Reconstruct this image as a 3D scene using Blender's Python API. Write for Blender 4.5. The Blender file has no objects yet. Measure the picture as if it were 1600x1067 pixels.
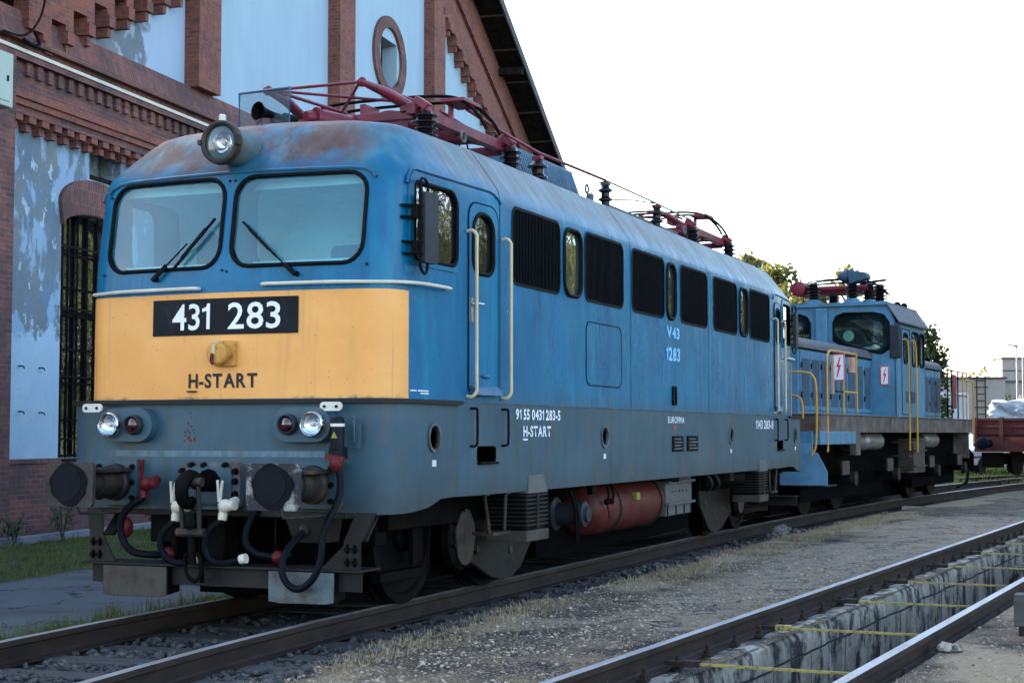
import bpy, bmesh, math, random
import numpy as np
from mathutils import Vector, Matrix
from mathutils.geometry import tessellate_polygon
random.seed(7)
R = math.radians
SC = bpy.context.scene
COL = SC.collection

# ------------------------------------------------------------ camera
cam_d = bpy.data.cameras.new("camera"); cam = bpy.data.objects.new("camera", cam_d); COL.objects.link(cam)
cam_d.sensor_width = 36.0; cam_d.lens = 2481.1625 / 1600 * 36
cam_d.clip_start = 0.1; cam_d.clip_end = 3000
YAW, PIT, ROL = 0.3884, 0.0576, -0.0002
r_ = Vector((math.cos(YAW), math.sin(YAW), 0))
f_ = Vector((-math.sin(YAW) * math.cos(PIT), math.cos(YAW) * math.cos(PIT), math.sin(PIT)))
u_ = r_.cross(f_)
r2 = r_ * math.cos(ROL) + u_ * math.sin(ROL); u2 = -r_ * math.sin(ROL) + u_ * math.cos(ROL)
cam.matrix_world = Matrix(((r2.x, u2.x, -f_.x, 6.6967), (r2.y, u2.y, -f_.y, -10.3919), (r2.z, u2.z, -f_.z, 1.3913), (0, 0, 0, 1)))
SC.camera = cam

# ------------------------------------------------------------ sky, sun, exposure
SUN_EL, SUN_AZ = R(20), R(-75)          # azimuth clockwise from +Y
W = bpy.data.worlds.new("World"); SC.world = W; W.use_nodes = True
nt = W.node_tree; sky = nt.nodes.new('ShaderNodeTexSky'); sky.sky_type = 'NISHITA'; sky.sun_disc = False
sky.sun_elevation = SUN_EL; sky.sun_rotation = SUN_AZ % (2 * math.pi)
sky.air_density = 0.85; sky.dust_density = 2.0; sky.ozone_density = 0.15
nt.links.new(sky.outputs[0], nt.nodes['Background'].inputs[0]); nt.nodes['Background'].inputs[1].default_value = 0.15
sd = bpy.data.lights.new("sun", 'SUN'); so = bpy.data.objects.new("sun", sd); COL.objects.link(so)
sd.energy = 2.0; sd.angle = R(0.5); sd.color = (1.0, 0.80, 0.58)
sdir = Vector((math.sin(SUN_AZ) * math.cos(SUN_EL), math.cos(SUN_AZ) * math.cos(SUN_EL), math.sin(SUN_EL)))
so.rotation_euler = sdir.to_track_quat('Z', 'Y').to_euler(); so.location = (-20, 40, 30)
SC.view_settings.view_transform = 'Standard'; SC.view_settings.look = 'None'
SC.view_settings.exposure = 2.65; SC.view_settings.gamma = 1.0; SC.view_settings.use_curve_mapping = False
SC.render.engine = 'CYCLES'
try:
    SC.cycles.max_bounces = 7; SC.cycles.transparent_max_bounces = 12; SC.cycles.use_denoising = True
except Exception: pass

# ------------------------------------------------------------ materials
def lin(r, g, b):
    f = lambda c: (c / 255 / 12.92) if c / 255 <= .04045 else ((c / 255 + .055) / 1.055) ** 2.4
    return (f(r), f(g), f(b))
class NT:
    def __init__(s, name):
        s.m = bpy.data.materials.new(name); s.m.use_nodes = True; s.t = s.m.node_tree; s.n = s.t.nodes; s.l = s.t.links
        s.b = s.n['Principled BSDF']; s._c = None
    def new(s, t, **k):
        n = s.n.new(t)
        for a, v in k.items(): setattr(n, a, v)
        return n
    def co(s):
        if s._c is None: s._c = s.new('ShaderNodeTexCoord').outputs['Object']
        return s._c
    def mapped(s, sc=(1, 1, 1), off=(0, 0, 0)):
        m = s.new('ShaderNodeMapping'); s.l.new(s.co(), m.inputs[0]); m.inputs['Scale'].default_value = sc; m.inputs['Location'].default_value = off
        return m.outputs[0]
    def noise(s, scale=5, detail=4, sc=(1, 1, 1), off=(0, 0, 0), rough=.6, dist=0.0):
        n = s.new('ShaderNodeTexNoise'); s.l.new(s.mapped(sc, off), n.inputs['Vector'])
        n.inputs['Scale'].default_value = scale; n.inputs['Detail'].default_value = detail; n.inputs['Roughness'].default_value = rough; n.inputs['Distortion'].default_value = dist
        return n.outputs[0]
    def ramp(s, x, lo, hi):
        n = s.new('ShaderNodeMapRange'); s.l.new(x, n.inputs[0]); n.inputs[1].default_value = lo; n.inputs[2].default_value = hi
        return n.outputs[0]
    def math(s, op, a, b=None):
        n = s.new('ShaderNodeMath', operation=op)
        for i, v in enumerate((a, b)):
            if v is None: continue
            if isinstance(v, (int, float)): n.inputs[i].default_value = v
            else: s.l.new(v, n.inputs[i])
        return n.outputs[0]
    def mix(s, f, a, b, mode='MIX'):
        n = s.new('ShaderNodeMix', data_type='RGBA', blend_type=mode)
        for i, v in ((0, f), (6, a), (7, b)):
            if isinstance(v, (int, float)): n.inputs[i].default_value = v
            elif isinstance(v, tuple): n.inputs[i].default_value = (*v[:3], 1)
            else: s.l.new(v, n.inputs[i])
        return n.outputs[2]
    def axis(s, i):
        n = s.new('ShaderNodeSeparateXYZ'); s.l.new(s.co(), n.inputs[0]); return n.outputs[i]
    def bump(s, h, strength=.3, dist=.01):
        n = s.new('ShaderNodeBump'); s.l.new(h, n.inputs['Height']); n.inputs['Strength'].default_value = strength; n.inputs['Distance'].default_value = dist
        s.l.new(n.outputs[0], s.b.inputs['Normal'])
    def setc(s, c):
        if isinstance(c, tuple): s.b.inputs['Base Color'].default_value = (*c, 1)
        else: s.l.new(c, s.b.inputs['Base Color'])
    def setr(s, r):
        if isinstance(r, (int, float)): s.b.inputs['Roughness'].default_value = r
        else: s.l.new(r, s.b.inputs['Roughness'])
M = {}
def pm(name, col, rough=.5, metal=0, var=.25, vs=4, dirt=None, ds=3, dlo=.5, dhi=.7, streak=None, slo=.5, shi=.8, bump=.0, bs=60, spec=None, fine=True):
    """general painted / metal surface: broad tone variation, patches of dirt, vertical run marks, fine bump"""
    t = NT(name); c = t.mix(t.ramp(t.noise(vs, 5), .3, .75), tuple(x * (1 - var) for x in col), tuple(min(1, x * (1 + var)) for x in col))
    if streak: c = t.mix(t.ramp(t.noise(7, 4, (1, 1, .09)), slo, shi), c, streak)
    if dirt: c = t.mix(t.ramp(t.noise(ds, 8, rough=.7), dlo, dhi), c, dirt)
    if fine: c = t.mix(t.ramp(t.noise(45, 4), .62, .74), c, tuple(x * .55 for x in col))
    t.setc(c); t.b.inputs['Metallic'].default_value = metal
    rn = t.noise(9, 4); t.setr(t.math('ADD', t.math('MULTIPLY', rn, .25), rough - .12))
    if bump: t.bump(t.noise(bs, 5), bump, .004)
    t.b.inputs['Specular IOR Level'].default_value = spec if spec is not None else (.22 if max(col) < .12 else .35)
    M[name] = t.m; return t.m

def body_paint():
    t = NT('body_paint'); z = t.axis(2); y = t.axis(1)
    blue = t.mix(t.ramp(t.noise(1.3, 4), .3, .7), (.0, .086, .188), (.002, .140, .268))
    blue = t.mix(t.ramp(t.noise(5, 5, (1, 1, .16)), .52, .85), blue, (.006, .19, .30))
    blue = t.mix(t.ramp(t.noise(2.4, 6, (1, 1, .5), (3, 1, 2)), .56, .8), blue, (.001, .125, .185))
    blue = t.mix(t.math('MULTIPLY', t.math('MULTIPLY', t.ramp(t.noise(8, 5, (1, 1, .10), (2, 3, 1)), .48, .80), t.ramp(y, 2.5, 8)), .6), blue, (.055, .20, .26))  # pale fading streaks growing rearward, also standing for streaky reflections
    run = t.math('MULTIPLY', t.ramp(t.noise(13, 5, (1, 1, .025), (5, 5, 0)), .54, .70), t.math('MULTIPLY', t.ramp(z, 1.75, 2.66), t.ramp(z, 3.5, 2.72)))
    blue = t.mix(t.math('MULTIPLY', run, .7), blue, (.012, .062, .10))
    low = t.math('MULTIPLY', t.ramp(t.math('ADD', z, t.math('MULTIPLY', t.noise(4, 6), .35)), 1.98, 1.78), t.ramp(y, 1.0, 2.0))
    blue = t.mix(t.math('MULTIPLY', low, .45), blue, (.045, .075, .085)); blue = t.mix(t.ramp(t.noise(17, 3, (1, 1, 1), (8, 1, 2)), .735, .75), blue, (.16, .25, .30))
    # weathered roof: chalky grey-blue and rust brown above the gutter
    wn = t.noise(2.2, 6, (1.6, 2.6, .5), (4, 4, 4), .65)
    roofz = t.ramp(t.math('ADD', z, t.math('MULTIPLY', t.math('SUBTRACT', t.noise(4, 6, (1, 1.8, .35)), .5), .55)), 3.36, 3.58)
    roof = t.mix(t.ramp(wn, .35, .62), (.095, .18, .195), (.115, .108, .105))
    roof = t.mix(t.ramp(t.noise(3, 5, (1, 4, .4), (1, 7, 3)), .55, .8), roof, (.22, .30, .305))
    front = t.ramp(t.math('ADD', y, t.math('MULTIPLY', t.math('SUBTRACT', t.noise(3, 5), .5), .5)), 1.35, .95)
    mid = t.ramp(t.math('ABSOLUTE', t.math('SUBTRACT', t.axis(0), t.math('MULTIPLY', t.math('SUBTRACT', t.noise(2, 4), .5), .8))), 1.25, .85)
    rust = t.mix(t.ramp(t.noise(6, 7, (1, 1, .5), (5, 3, 8)), .35, .7), (.050, .030, .026), (.105, .058, .042))
    nose = t.mix(t.math('MULTIPLY', mid, t.ramp(t.noise(2.6, 7, (1.3, 1, .55), (2, 2, 9), .65), .35, .50)), t.mix(t.ramp(t.noise(5, 5, (1, 1, .3), (1, 1, 1)), .45, .75), (.012, .115, .19), (.075, .19, .215)), rust)
    roof = t.mix(front, roof, nose)
    c = t.mix(roofz, blue, roof)
    c = t.mix(t.ramp(t.noise(60, 3), .68, .74), c, (.03, .05, .07))
    t.setc(c)
    t.setr(t.math('ADD', t.math('MULTIPLY', roofz, .18), t.math('ADD', t.math('MULTIPLY', t.noise(3, 5, (1, 1, .3)), .25), .16)))
    h = t.math('ADD', t.math('ADD', t.noise(1.3, 2, (1, 1, .8)), t.math('MULTIPLY', t.noise(3.2, 2, (1, 1.6, .30)), .35)), t.math('MULTIPLY', t.noise(140, 2), .012))
    t.bump(h, .34, .05)
    t.b.inputs['Specular IOR Level'].default_value = .22
    M['body'] = t.m
body_paint()
def skirt_paint():
    t = NT('skirt_paint'); z = t.axis(2)
    c = t.mix(t.ramp(t.noise(1.5, 5), .3, .7), (.029, .071, .098), (.050, .100, .132))
    c = t.mix(t.ramp(t.noise(6, 5, (1, 1, .12)), .5, .85), c, (.042, .05, .045))
    c = t.mix(t.math('MULTIPLY', t.ramp(t.noise(3, 6, (1, 1, .6), (2, 0, 5)), .56, .72), .6), c, (.12, .085, .055))
    c = t.mix(t.math('MULTIPLY', t.ramp(t.math('ADD', z, t.math('MULTIPLY', t.noise(5, 5), .5)), 1.35, 1.05), .6), c, (.035, .036, .033))
    c = t.mix(t.ramp(t.noise(70, 3), .68, .76), c, (.02, .025, .03))
    t.setc(c); t.setr(t.math('ADD', t.math('MULTIPLY', t.noise(3, 5, (1, 1, .3)), .3), .22))
    t.b.inputs['Specular IOR Level'].default_value = .2; t.bump(t.math('ADD', t.noise(1.8, 2), t.math('MULTIPLY', t.noise(120, 2), .02)), .2, .04)
    M['skirt'] = t.m
skirt_paint()
def yellow_paint():
    t = NT('yellow_paint')
    c = t.mix(t.ramp(t.noise(1.6, 4), .3, .7), (.76, .325, .082), (.85, .405, .12))
    c = t.mix(t.math('MULTIPLY', t.ramp(t.noise(7, 5, (1, 1, .1)), .55, .85), .6), c, (.55, .30, .10))
    c = t.mix(t.ramp(t.noise(55, 3), .69, .72), c, (.14, .07, .03)); c = t.mix(t.math('MULTIPLY', t.ramp(t.noise(11, 4, (1, 1, .035)), .60, .72), .45), c, (.32, .17, .07))
    c = t.mix(t.math('MULTIPLY', t.ramp(t.math('ADD', t.axis(2), t.math('MULTIPLY', t.noise(14, 6), .12)), 1.74, 1.70), t.ramp(t.noise(3, 3), .45, .6)), c, (.18, .08, .035))
    t.setc(c); t.setr(.38); t.b.inputs['Specular IOR Level'].default_value = .25; t.bump(t.noise(1.6, 2), .15, .05); M['yellow'] = t.m
yellow_paint()
pm('black_plate', (.004, .006, .011), .45, var=.4, spec=.12)
pm('white', (.78, .78, .78), .5, var=.06)
pm('decal_white', (.70, .72, .75), .5, var=.12, dirt=(.25, .28, .3), ds=14, dlo=.62, dhi=.75)
pm('decal_blue', (.22, .50, .74), .5, var=.12)
pm('decal_black', (.012, .012, .015), .4)
pm('decal_ghost', (.008, .011, .017), .45, spec=.12)
pm('decal_red', (.45, .05, .03), .5)
pm('rubber', (.003, .0035, .0055), .6, var=.3, spec=.10)
pm('hose', (.0025, .004, .007), .55, var=.3, spec=.10)
pm('dark_steel', (.0032, .003, .0029), .6, var=.5, dirt=(.008, .0055, .004), bump=.3, spec=.06)
pm('black_void', (.003, .003, .003), .9, spec=.02)  # near-black put in for unlit gaps and hollows; plain black parts too
pm('grey_steel', (.012, .012, .0115), .55, var=.4, dirt=(.02, .013, .009), bump=.3, streak=(.01, .01, .01))
pm('worn_steel', (.026, .025, .0235), .5, metal=.2, var=.4, dirt=(.10, .055, .03), bump=.4)
pm('bright_steel', (.42, .42, .42), .3, metal=.9, var=.2)
pm('buffer_plate', (.035, .035, .034), .5, metal=.1, var=.4, dirt=(.06, .04, .028), bump=.3)
pm('buffer_white', (.30, .30, .29), .6, var=.3, dirt=(.012, .013, .017), ds=7, dlo=.40, dhi=.50)
pm('grease', (.0028, .0055, .011), .5, spec=.1, var=.3, bump=.4, bs=25)
pm('cream', (.55, .44, .27), .45, var=.15, dirt=(.10, .05, .03), ds=16, dlo=.66, dhi=.72)
pm('cream_white', (.60, .55, .44), .5, var=.15, dirt=(.10, .05, .03), ds=14, dlo=.64, dhi=.72)
pm('red_paint', (.17, .014, .032), .42, var=.35, dirt=(.05, .012, .018), ds=5)
pm('red_tank', (.075, .011, .008), .48, var=.35, dirt=(.07, .03, .025), ds=3, streak=(.09, .022, .015))
pm('red_cock', (.10, .008, .010), .45, var=.3)
pm('brown_insulator', (.010, .006, .008), .2, var=.3)
pm('blue_trim', (.006, .085, .17), .4, var=.3, dirt=(.03, .06, .08))
pm('roof_green', (.075, .115, .12), .6, var=.3, dirt=(.10, .08, .07))
pm('roof_blue', (.015, .085, .15), .5, var=.3, dirt=(.08, .10, .11))
pm('copper_rod', (.20, .20, .035), .45, var=.3)
pm('mirror_grey', (.022, .024, .03), .5, var=.2)
pm('plate_grey', (.09, .125, .135), .6, var=.35, dirt=(.055, .035, .025), ds=5, dlo=.45, dhi=.65, bump=.3, streak=(.06, .056, .05))
pm('plate_rusty', (.07, .067, .06), .6, var=.35, dirt=(.045, .028, .02), ds=4, dlo=.4, dhi=.6, bump=.3, streak=(.05, .035, .025))
pm('box_grey', (.09, .094, .09), .55, var=.25, dirt=(.10, .075, .055), ds=5)
pm('interior', (.58, .85, .90), .6, var=.08)
pm('interior_dark', (.04, .07, .08), .6)
pm('seat_cloth', (.03, .08, .14), .8)
pm('white_worn', (.62, .60, .52), .5, var=.15, dirt=(.12, .08, .05), ds=20, dlo=.6, dhi=.7)
pm('chrome', (.62, .62, .62), .16, metal=1, var=.12, fine=False)
pm('reflector', (.85, .88, .9), .12, metal=1, var=.05, fine=False)
pm('orange_socket', (.55, .27, .05), .5, var=.25, dirt=(.10, .05, .03), ds=22, dlo=.55, dhi=.68)
pm('glass_teal', (.10, .20, .22), .2, var=.3)
def glass(name, tint, dust_reflect, transp, rough=.03, gl=.25, fres=1.3):
    t = NT(name); n = t.n; n.remove(t.b); out = n['Material Output']
    tr = t.new('ShaderNodeBsdfTransparent'); tr.inputs[0].default_value = (*tint, 1)
    df = t.new('ShaderNodeBsdfDiffuse'); t.l.new(t.mix(t.ramp(t.noise(3, 5), .3, .8), tuple(x * .7 for x in dust_reflect), dust_reflect), df.inputs[0])
    gs = t.new('ShaderNodeBsdfGlossy'); gs.inputs['Roughness'].default_value = rough
    m1 = t.new('ShaderNodeMixShader'); m1.inputs[0].default_value = 1 - transp; t.l.new(tr.outputs[0], m1.inputs[1]); t.l.new(df.outputs[0], m1.inputs[2])
    fr = t.new('ShaderNodeFresnel'); fr.inputs[0].default_value = 1.5
    bp = t.new('ShaderNodeBump'); t.l.new(t.noise(2.5, 3), bp.inputs['Height']); bp.inputs['Strength'].default_value = .12; bp.inputs['Distance'].default_value = .05
    t.l.new(bp.outputs[0], gs.inputs['Normal'])
    m2 = t.new('ShaderNodeMixShader'); t.l.new(t.math('MINIMUM', t.math('ADD', t.math('MULTIPLY', fr.outputs[0], fres), gl), 1.0), m2.inputs[0]); t.l.new(m1.outputs[0], m2.inputs[1]); t.l.new(gs.outputs[0], m2.inputs[2])
    t.l.new(m2.outputs[0], out.inputs[0]); M[name] = t.m
glass('windscreen_glass', (.70, .98, 1.0), (.15, .60, .80), .80, .03, .015, .9)  # teal film colour also carries the sky reflected in the panes
glass('clear_glass', (.62, .74, .72), (.05, .07, .07), .80, .03, .05)
glass('cab_glass', (.72, .90, .84), (.10, .15, .13), .95, .01, .0, .35)
glass('dark_glass', (.10, .12, .12), (.02, .025, .025), .35, .02, .26)
glass('ripple_glass', (.3, .35, .3), (.10, .13, .10), .2, .03, .45)
glass('lens_glass', (.95, .97, 1), (.5, .55, .6), .97, .02, .0)
def red_lens():
    t = NT('red_lens'); t.setc(t.mix(t.ramp(t.noise(20, 2), .4, .6), (.008, .001, .003), (.05, .001, .003))); t.setr(.05)
    t.b.inputs['Coat Weight'].default_value = 1; t.b.inputs['Coat Roughness'].default_value = .02; M['red_lens'] = t.m
red_lens()

# ------------------------------------------------------------ mesh building
def set_props(o, label=None, cat=None, group=None, kind=None):
    for k, v in (('label', label), ('category', cat), ('group', group), ('kind', kind)):
        if v: o[k] = v
    return o
def empty(name, label, cat, loc=(0, 0, 0), rz=0, group=None):
    o = bpy.data.objects.new(name, None); COL.objects.link(o); o.location = loc; o.rotation_euler = (0, 0, rz); o.empty_display_size = .2
    return set_props(o, label, cat, group)
SPLIT = {'roof_horn': 'horn', 'head_carrier': 'head_bracket', 'bolts': 'bolt', 'bracket_bolt': 'bracket_screw', 'plug': 'filler_plug', 'vents': 'vent', 'hinges': 'hinge', 'bracket_slots': 'slot', 'brake_gear': 'brake_rigging', 'tank_strap': 'tank_band', 'plate_lines': 'plate_line'}
class MB:
    def __init__(s): s.v = []; s.f = []; s.mi = []; s.cur = 0
    def add(s, vs, fs):
        k = len(s.v); s.v += [tuple(v) for v in vs]; s.f += [tuple(i + k for i in f) for f in fs]; s.mi += [s.cur] * len(fs); return s
    def box(s, x0, x1, y0, y1, z0, z1, xf=None):
        vs = [Vector((x, y, z)) for z in (z0, z1) for y in (y0, y1) for x in (x0, x1)]
        if xf is not None: vs = [xf @ v for v in vs]
        return s.add(vs, [(0, 2, 3, 1), (4, 5, 7, 6), (0, 1, 5, 4), (1, 3, 7, 5), (3, 2, 6, 7), (2, 0, 4, 6)])
    def hexa(s, vs): return s.add(vs, [(0, 2, 3, 1), (4, 5, 7, 6), (0, 1, 5, 4), (1, 3, 7, 5), (3, 2, 6, 7), (2, 0, 4, 6)])
    def bar(s, a, b, w, h, up=(0, 0, 1)):
        a = Vector(a); b = Vector(b); d = (b - a).normalized(); sd_ = d.cross(Vector(up))
        if sd_.length < 1e-4: sd_ = d.cross(Vector((1, 0, 0)))
        sd_.normalize(); u = sd_.cross(d)
        vs = []
        for p in (a, b):
            for i, j in ((-1, -1), (1, -1), (1, 1), (-1, 1)): vs.append(p + sd_ * i * w / 2 + u * j * h / 2)
        return s.add(vs, [(0, 1, 2, 3), (7, 6, 5, 4), (0, 4, 5, 1), (1, 5, 6, 2), (2, 6, 7, 3), (3, 7, 4, 0)])
    def tube(s, pts, r, n=8, closed=False, caps=True):
        pts = [Vector(p) for p in pts]; m = len(pts); rr = r if isinstance(r, (list, tuple)) else [r] * m
        t0 = None; rings = []; up = None
        for i, p in enumerate(pts):
            a = pts[(i - 1) % m] if (closed or i > 0) else p; b = pts[(i + 1) % m] if (closed or i < m - 1) else p
            d = (b - a); d = d.normalized() if d.length > 1e-9 else Vector((0, 0, 1))
            if up is None: up = Vector((0, 0, 1)) if abs(d.z) < .9 else Vector((1, 0, 0))
            u = (up - d * up.dot(d));
            if u.length < 1e-5: u = Vector((0, 1, .3)) - d * Vector((0, 1, .3)).dot(d)
            u.normalize(); w = d.cross(u); up = u
            rings.append([p + (u * math.cos(k * 2 * math.pi / n) + w * math.sin(k * 2 * math.pi / n)) * rr[i] for k in range(n)])
        vs = [v for q in rings for v in q]; fs = []
        for i in range(m if closed else m - 1):
            j = (i + 1) % m
            for k in range(n): fs.append((i * n + k, i * n + (k + 1) % n, j * n + (k + 1) % n, j * n + k))
        if caps and not closed: fs.append(tuple(reversed(range(n)))); fs.append(tuple((m - 1) * n + k for k in range(n)))
        return s.add(vs, fs)
    def lathe(s, prof, o, d, n=20, caps=True):
        """prof: list of (distance along d, radius)"""
        o = Vector(o); d = Vector(d).normalized(); up = Vector((0, 0, 1)) if abs(d.z) < .9 else Vector((1, 0, 0))
        u = (up - d * up.dot(d)).normalized(); w = d.cross(u); vs = []; fs = []
        for a, r in prof:
            for k in range(n): vs.append(o + d * a + (u * math.cos(k * 2 * math.pi / n) + w * math.sin(k * 2 * math.pi / n)) * max(r, 1e-4))
        for i in range(len(prof) - 1):
            for k in range(n): fs.append((i * n + k, i * n + (k + 1) % n, (i + 1) * n + (k + 1) % n, (i + 1) * n + k))
        if caps: fs.append(tuple(reversed(range(n)))); fs.append(tuple((len(prof) - 1) * n + k for k in range(n)))
        return s.add(vs, fs)
    def plate(s, out, holes, fn, t0, t1):
        """2-D outline with holes, extruded between depth t0 and t1; fn(u, v, t) -> 3-D point"""
        loops = [list(out)] + [list(h) for h in holes]
        flat = [p for l in loops for p in l]; tri = tessellate_polygon([[Vector((p[0], p[1], 0)) for p in l] for l in loops])
        n = len(flat); vs = [fn(p[0], p[1], t0) for p in flat] + [fn(p[0], p[1], t1) for p in flat]; fs = []
        for a, b, c in tri:
            ar = (flat[b][0] - flat[a][0]) * (flat[c][1] - flat[a][1]) - (flat[c][0] - flat[a][0]) * (flat[b][1] - flat[a][1])
            if abs(ar) < 1e-12: continue
            if ar < 0: a, b, c = a, c, b
            fs.append((a, b, c)); fs.append((c + n, b + n, a + n))
        k = 0
        for l in loops:
            m = len(l)
            for i in range(m): j = (i + 1) % m; fs.append((k + i, k + i + n, k + j + n, k + j))
            k += m
        return s.add(vs, fs)
    def sphere(s, c, r, n=10, sc=(1, 1, 1)):
        c = Vector(c); vs = []; fs = []; m = n // 2 + 1
        for i in range(m + 1):
            a = math.pi * i / m
            for k in range(n): b = 2 * math.pi * k / n; vs.append(c + Vector((r * sc[0] * math.sin(a) * math.cos(b), r * sc[1] * math.sin(a) * math.sin(b), r * sc[2] * math.cos(a))))
        for i in range(m):
            for k in range(n): fs.append((i * n + k, (i + 1) * n + k, (i + 1) * n + (k + 1) % n, i * n + (k + 1) % n))
        return s.add(vs, fs)
    def build(s, name, mat, parent=None, angle=35, bevel=0, recalc=True, label=None, cat=None, group=None, kind=None):
        if name in SPLIT: return split_build(s, SPLIT[name], mat, parent, angle=angle, bevel=bevel, recalc=recalc)[0]
        me = bpy.data.meshes.new(name); me.from_pydata(s.v, [], s.f)
        mats = mat if isinstance(mat, (list, tuple)) else [mat]
        for m in mats: me.materials.append(M[m] if isinstance(m, str) else m)
        if len(mats) > 1: me.polygons.foreach_set('material_index', s.mi)
        if recalc:
            bm = bmesh.new(); bm.from_mesh(me); bmesh.ops.remove_doubles(bm, verts=bm.verts, dist=1e-5); bmesh.ops.recalc_face_normals(bm, faces=bm.faces); bm.to_mesh(me); bm.free()
        me.polygons.foreach_set('use_smooth', [True] * len(me.polygons)); me.update()
        if angle is not None: me.set_sharp_from_angle(angle=R(angle))
        o = bpy.data.objects.new(name, me); COL.objects.link(o)
        if parent is not None: o.parent = parent
        if bevel:
            b = o.modifiers.new('bevel', 'BEVEL'); b.width = bevel; b.segments = 2; b.limit_method = 'ANGLE'; b.angle_limit = R(40)
        return set_props(o, label, cat, group, kind)
def rrect(x0, x1, y0, y1, r, n=5):
    r4 = r if isinstance(r, (tuple, list)) else (r,) * 4      # bl, br, tr, tl
    pts = []
    for (cx, cy, a0, rr) in ((x0 + r4[0], y0 + r4[0], 180, r4[0]), (x1 - r4[1], y0 + r4[1], 270, r4[1]), (x1 - r4[2], y1 - r4[2], 0, r4[2]), (x0 + r4[3], y1 - r4[3], 90, r4[3])):
        if rr < 1e-6: pts.append((cx, cy)); continue
        for i in range(n + 1):
            a = R(a0 + 90 * i / n); pts.append((cx + rr * math.cos(a), cy + rr * math.sin(a)))
    return pts
def circ(cx, cy, r, n=20, ry=None):
    ry = ry or r; return [(cx + r * math.cos(2 * math.pi * i / n), cy + ry * math.sin(2 * math.pi * i / n)) for i in range(n)]
def smooth(pts, k=5):
    """Catmull-Rom through the points"""
    P = [Vector(p) for p in pts]; out = []
    for i in range(len(P) - 1):
        a = P[max(i - 1, 0)]; b = P[i]; c = P[i + 1]; d = P[min(i + 2, len(P) - 1)]
        for j in range(k):
            t = j / k; out.append(.5 * ((2 * b) + (c - a) * t + (2 * a - 5 * b + 4 * c - d) * t * t + (3 * b - a - 3 * c + d) * t ** 3))
    out.append(P[-1]); return out
GLYPH = {}
def text(name, s, x0, x1, z0, z1, fn, mat, parent, bold=.03, th=.003, label=None):
    """lettering fitted to the box (x0..x1, z0..z1) and laid on the surface fn(u, v, height)"""
    vs, fs, pen = [], [], 0.0
    for ch in s:
        if ch == ' ': pen += .26; continue
        if ch == '1': V, F = [Vector((x, y, 0)) for x, y in ((.15, 0), (.15 + .10 + bold, 0), (.25 + bold, .70), (.17, .70), (.13, .60), (.0, .555), (.0, .47), (.15, .50))], [(0, 1, 7), (1, 2, 7), (2, 3, 7), (3, 4, 7), (4, 6, 7), (4, 5, 6)]
        else:
            if (ch, bold) not in GLYPH:
                cu = bpy.data.curves.new(name, 'FONT'); cu.body = ch; cu.offset = bold; cu.resolution_u = 3
                ob = bpy.data.objects.new('tmp', cu); COL.objects.link(ob); bpy.context.view_layer.update()
                me = bpy.data.meshes.new_from_object(ob.evaluated_get(bpy.context.evaluated_depsgraph_get()))
                bpy.data.objects.remove(ob); bpy.data.curves.remove(cu)
                GLYPH[(ch, bold)] = ([v.co.copy() for v in me.vertices], [tuple(p.vertices) for p in me.polygons]); bpy.data.meshes.remove(me)
            V, F = GLYPH[(ch, bold)]
        lo = min(v.x for v in V); hi = max(v.x for v in V); k = len(vs)
        vs += [Vector((v.x - lo + pen, v.y, 0)) for v in V]; fs += [tuple(i + k for i in f) for f in F]; pen += hi - lo + .075
    ax, bx = min(v.x for v in vs), max(v.x for v in vs); ay, by = min(v.y for v in vs), max(v.y for v in vs)
    mb = MB(); mb.add([fn(x0 + (v.x - ax) / (bx - ax) * (x1 - x0), z0 + (v.y - ay) / (by - ay) * (z1 - z0), th) for v in vs], fs)
    return mb.build(name, mat, parent, angle=None, recalc=False, label=label)
def split_build(mb, name, mat, parent, **k):
    """every loose piece of mb becomes an object of its own"""
    p = list(range(len(mb.v)))
    def fd(a):
        while p[a] != a: p[a] = p[p[a]]; a = p[a]
        return a
    for f in mb.f:
        for q in f[1:]: p[fd(q)] = fd(f[0])
    gr = {}
    for f in mb.f: gr.setdefault(fd(f[0]), []).append(f)
    out = []
    for fs in gr.values():
        ids = sorted({i for f in fs for i in f}); mp = {i: j for j, i in enumerate(ids)}; m = MB(); m.add([mb.v[i] for i in ids], [tuple(mp[i] for i in f) for f in fs]); out.append(m.build(name, mat, parent, **k))
    return out
def dup(o, loc=None, rz=None, label=None, group=None):
    c = o.copy(); COL.objects.link(c)
    if loc is not None: c.location = loc
    if rz is not None: c.rotation_euler = (0, 0, rz)
    if label: c['label'] = label
    if group: c['group'] = group
    for ch in o.children:
        d = dup(ch); d.parent = c
    return c
def boolean(o, cutters):
    """cut the given MB solids out of o (each with its own material) and keep the result as plain mesh"""
    for mb, mat in cutters:
        c = mb.build('cut', mat, None, angle=None); md = o.modifiers.new('b', 'BOOLEAN'); md.operation = 'DIFFERENCE'; md.object = c; md.solver = 'EXACT'
        try: md.material_mode = 'TRANSFER'
        except Exception: pass
        bpy.context.view_layer.update()
        me = bpy.data.meshes.new_from_object(o.evaluated_get(bpy.context.evaluated_depsgraph_get()))
        o.modifiers.clear(); old = o.data; o.data = me; bpy.data.meshes.remove(old); bpy.data.objects.remove(c)
    o.data.polygons.foreach_set('use_smooth', [True] * len(o.data.polygons)); o.data.set_sharp_from_angle(angle=R(28))
RZ = -.02                         # top of rail
def xc(y):                        # centre line of the track the locomotives stand on
    return .00296 * max(0, y - 9) ** 2 + .016 * max(0, 1 - y) ** 2
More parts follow.
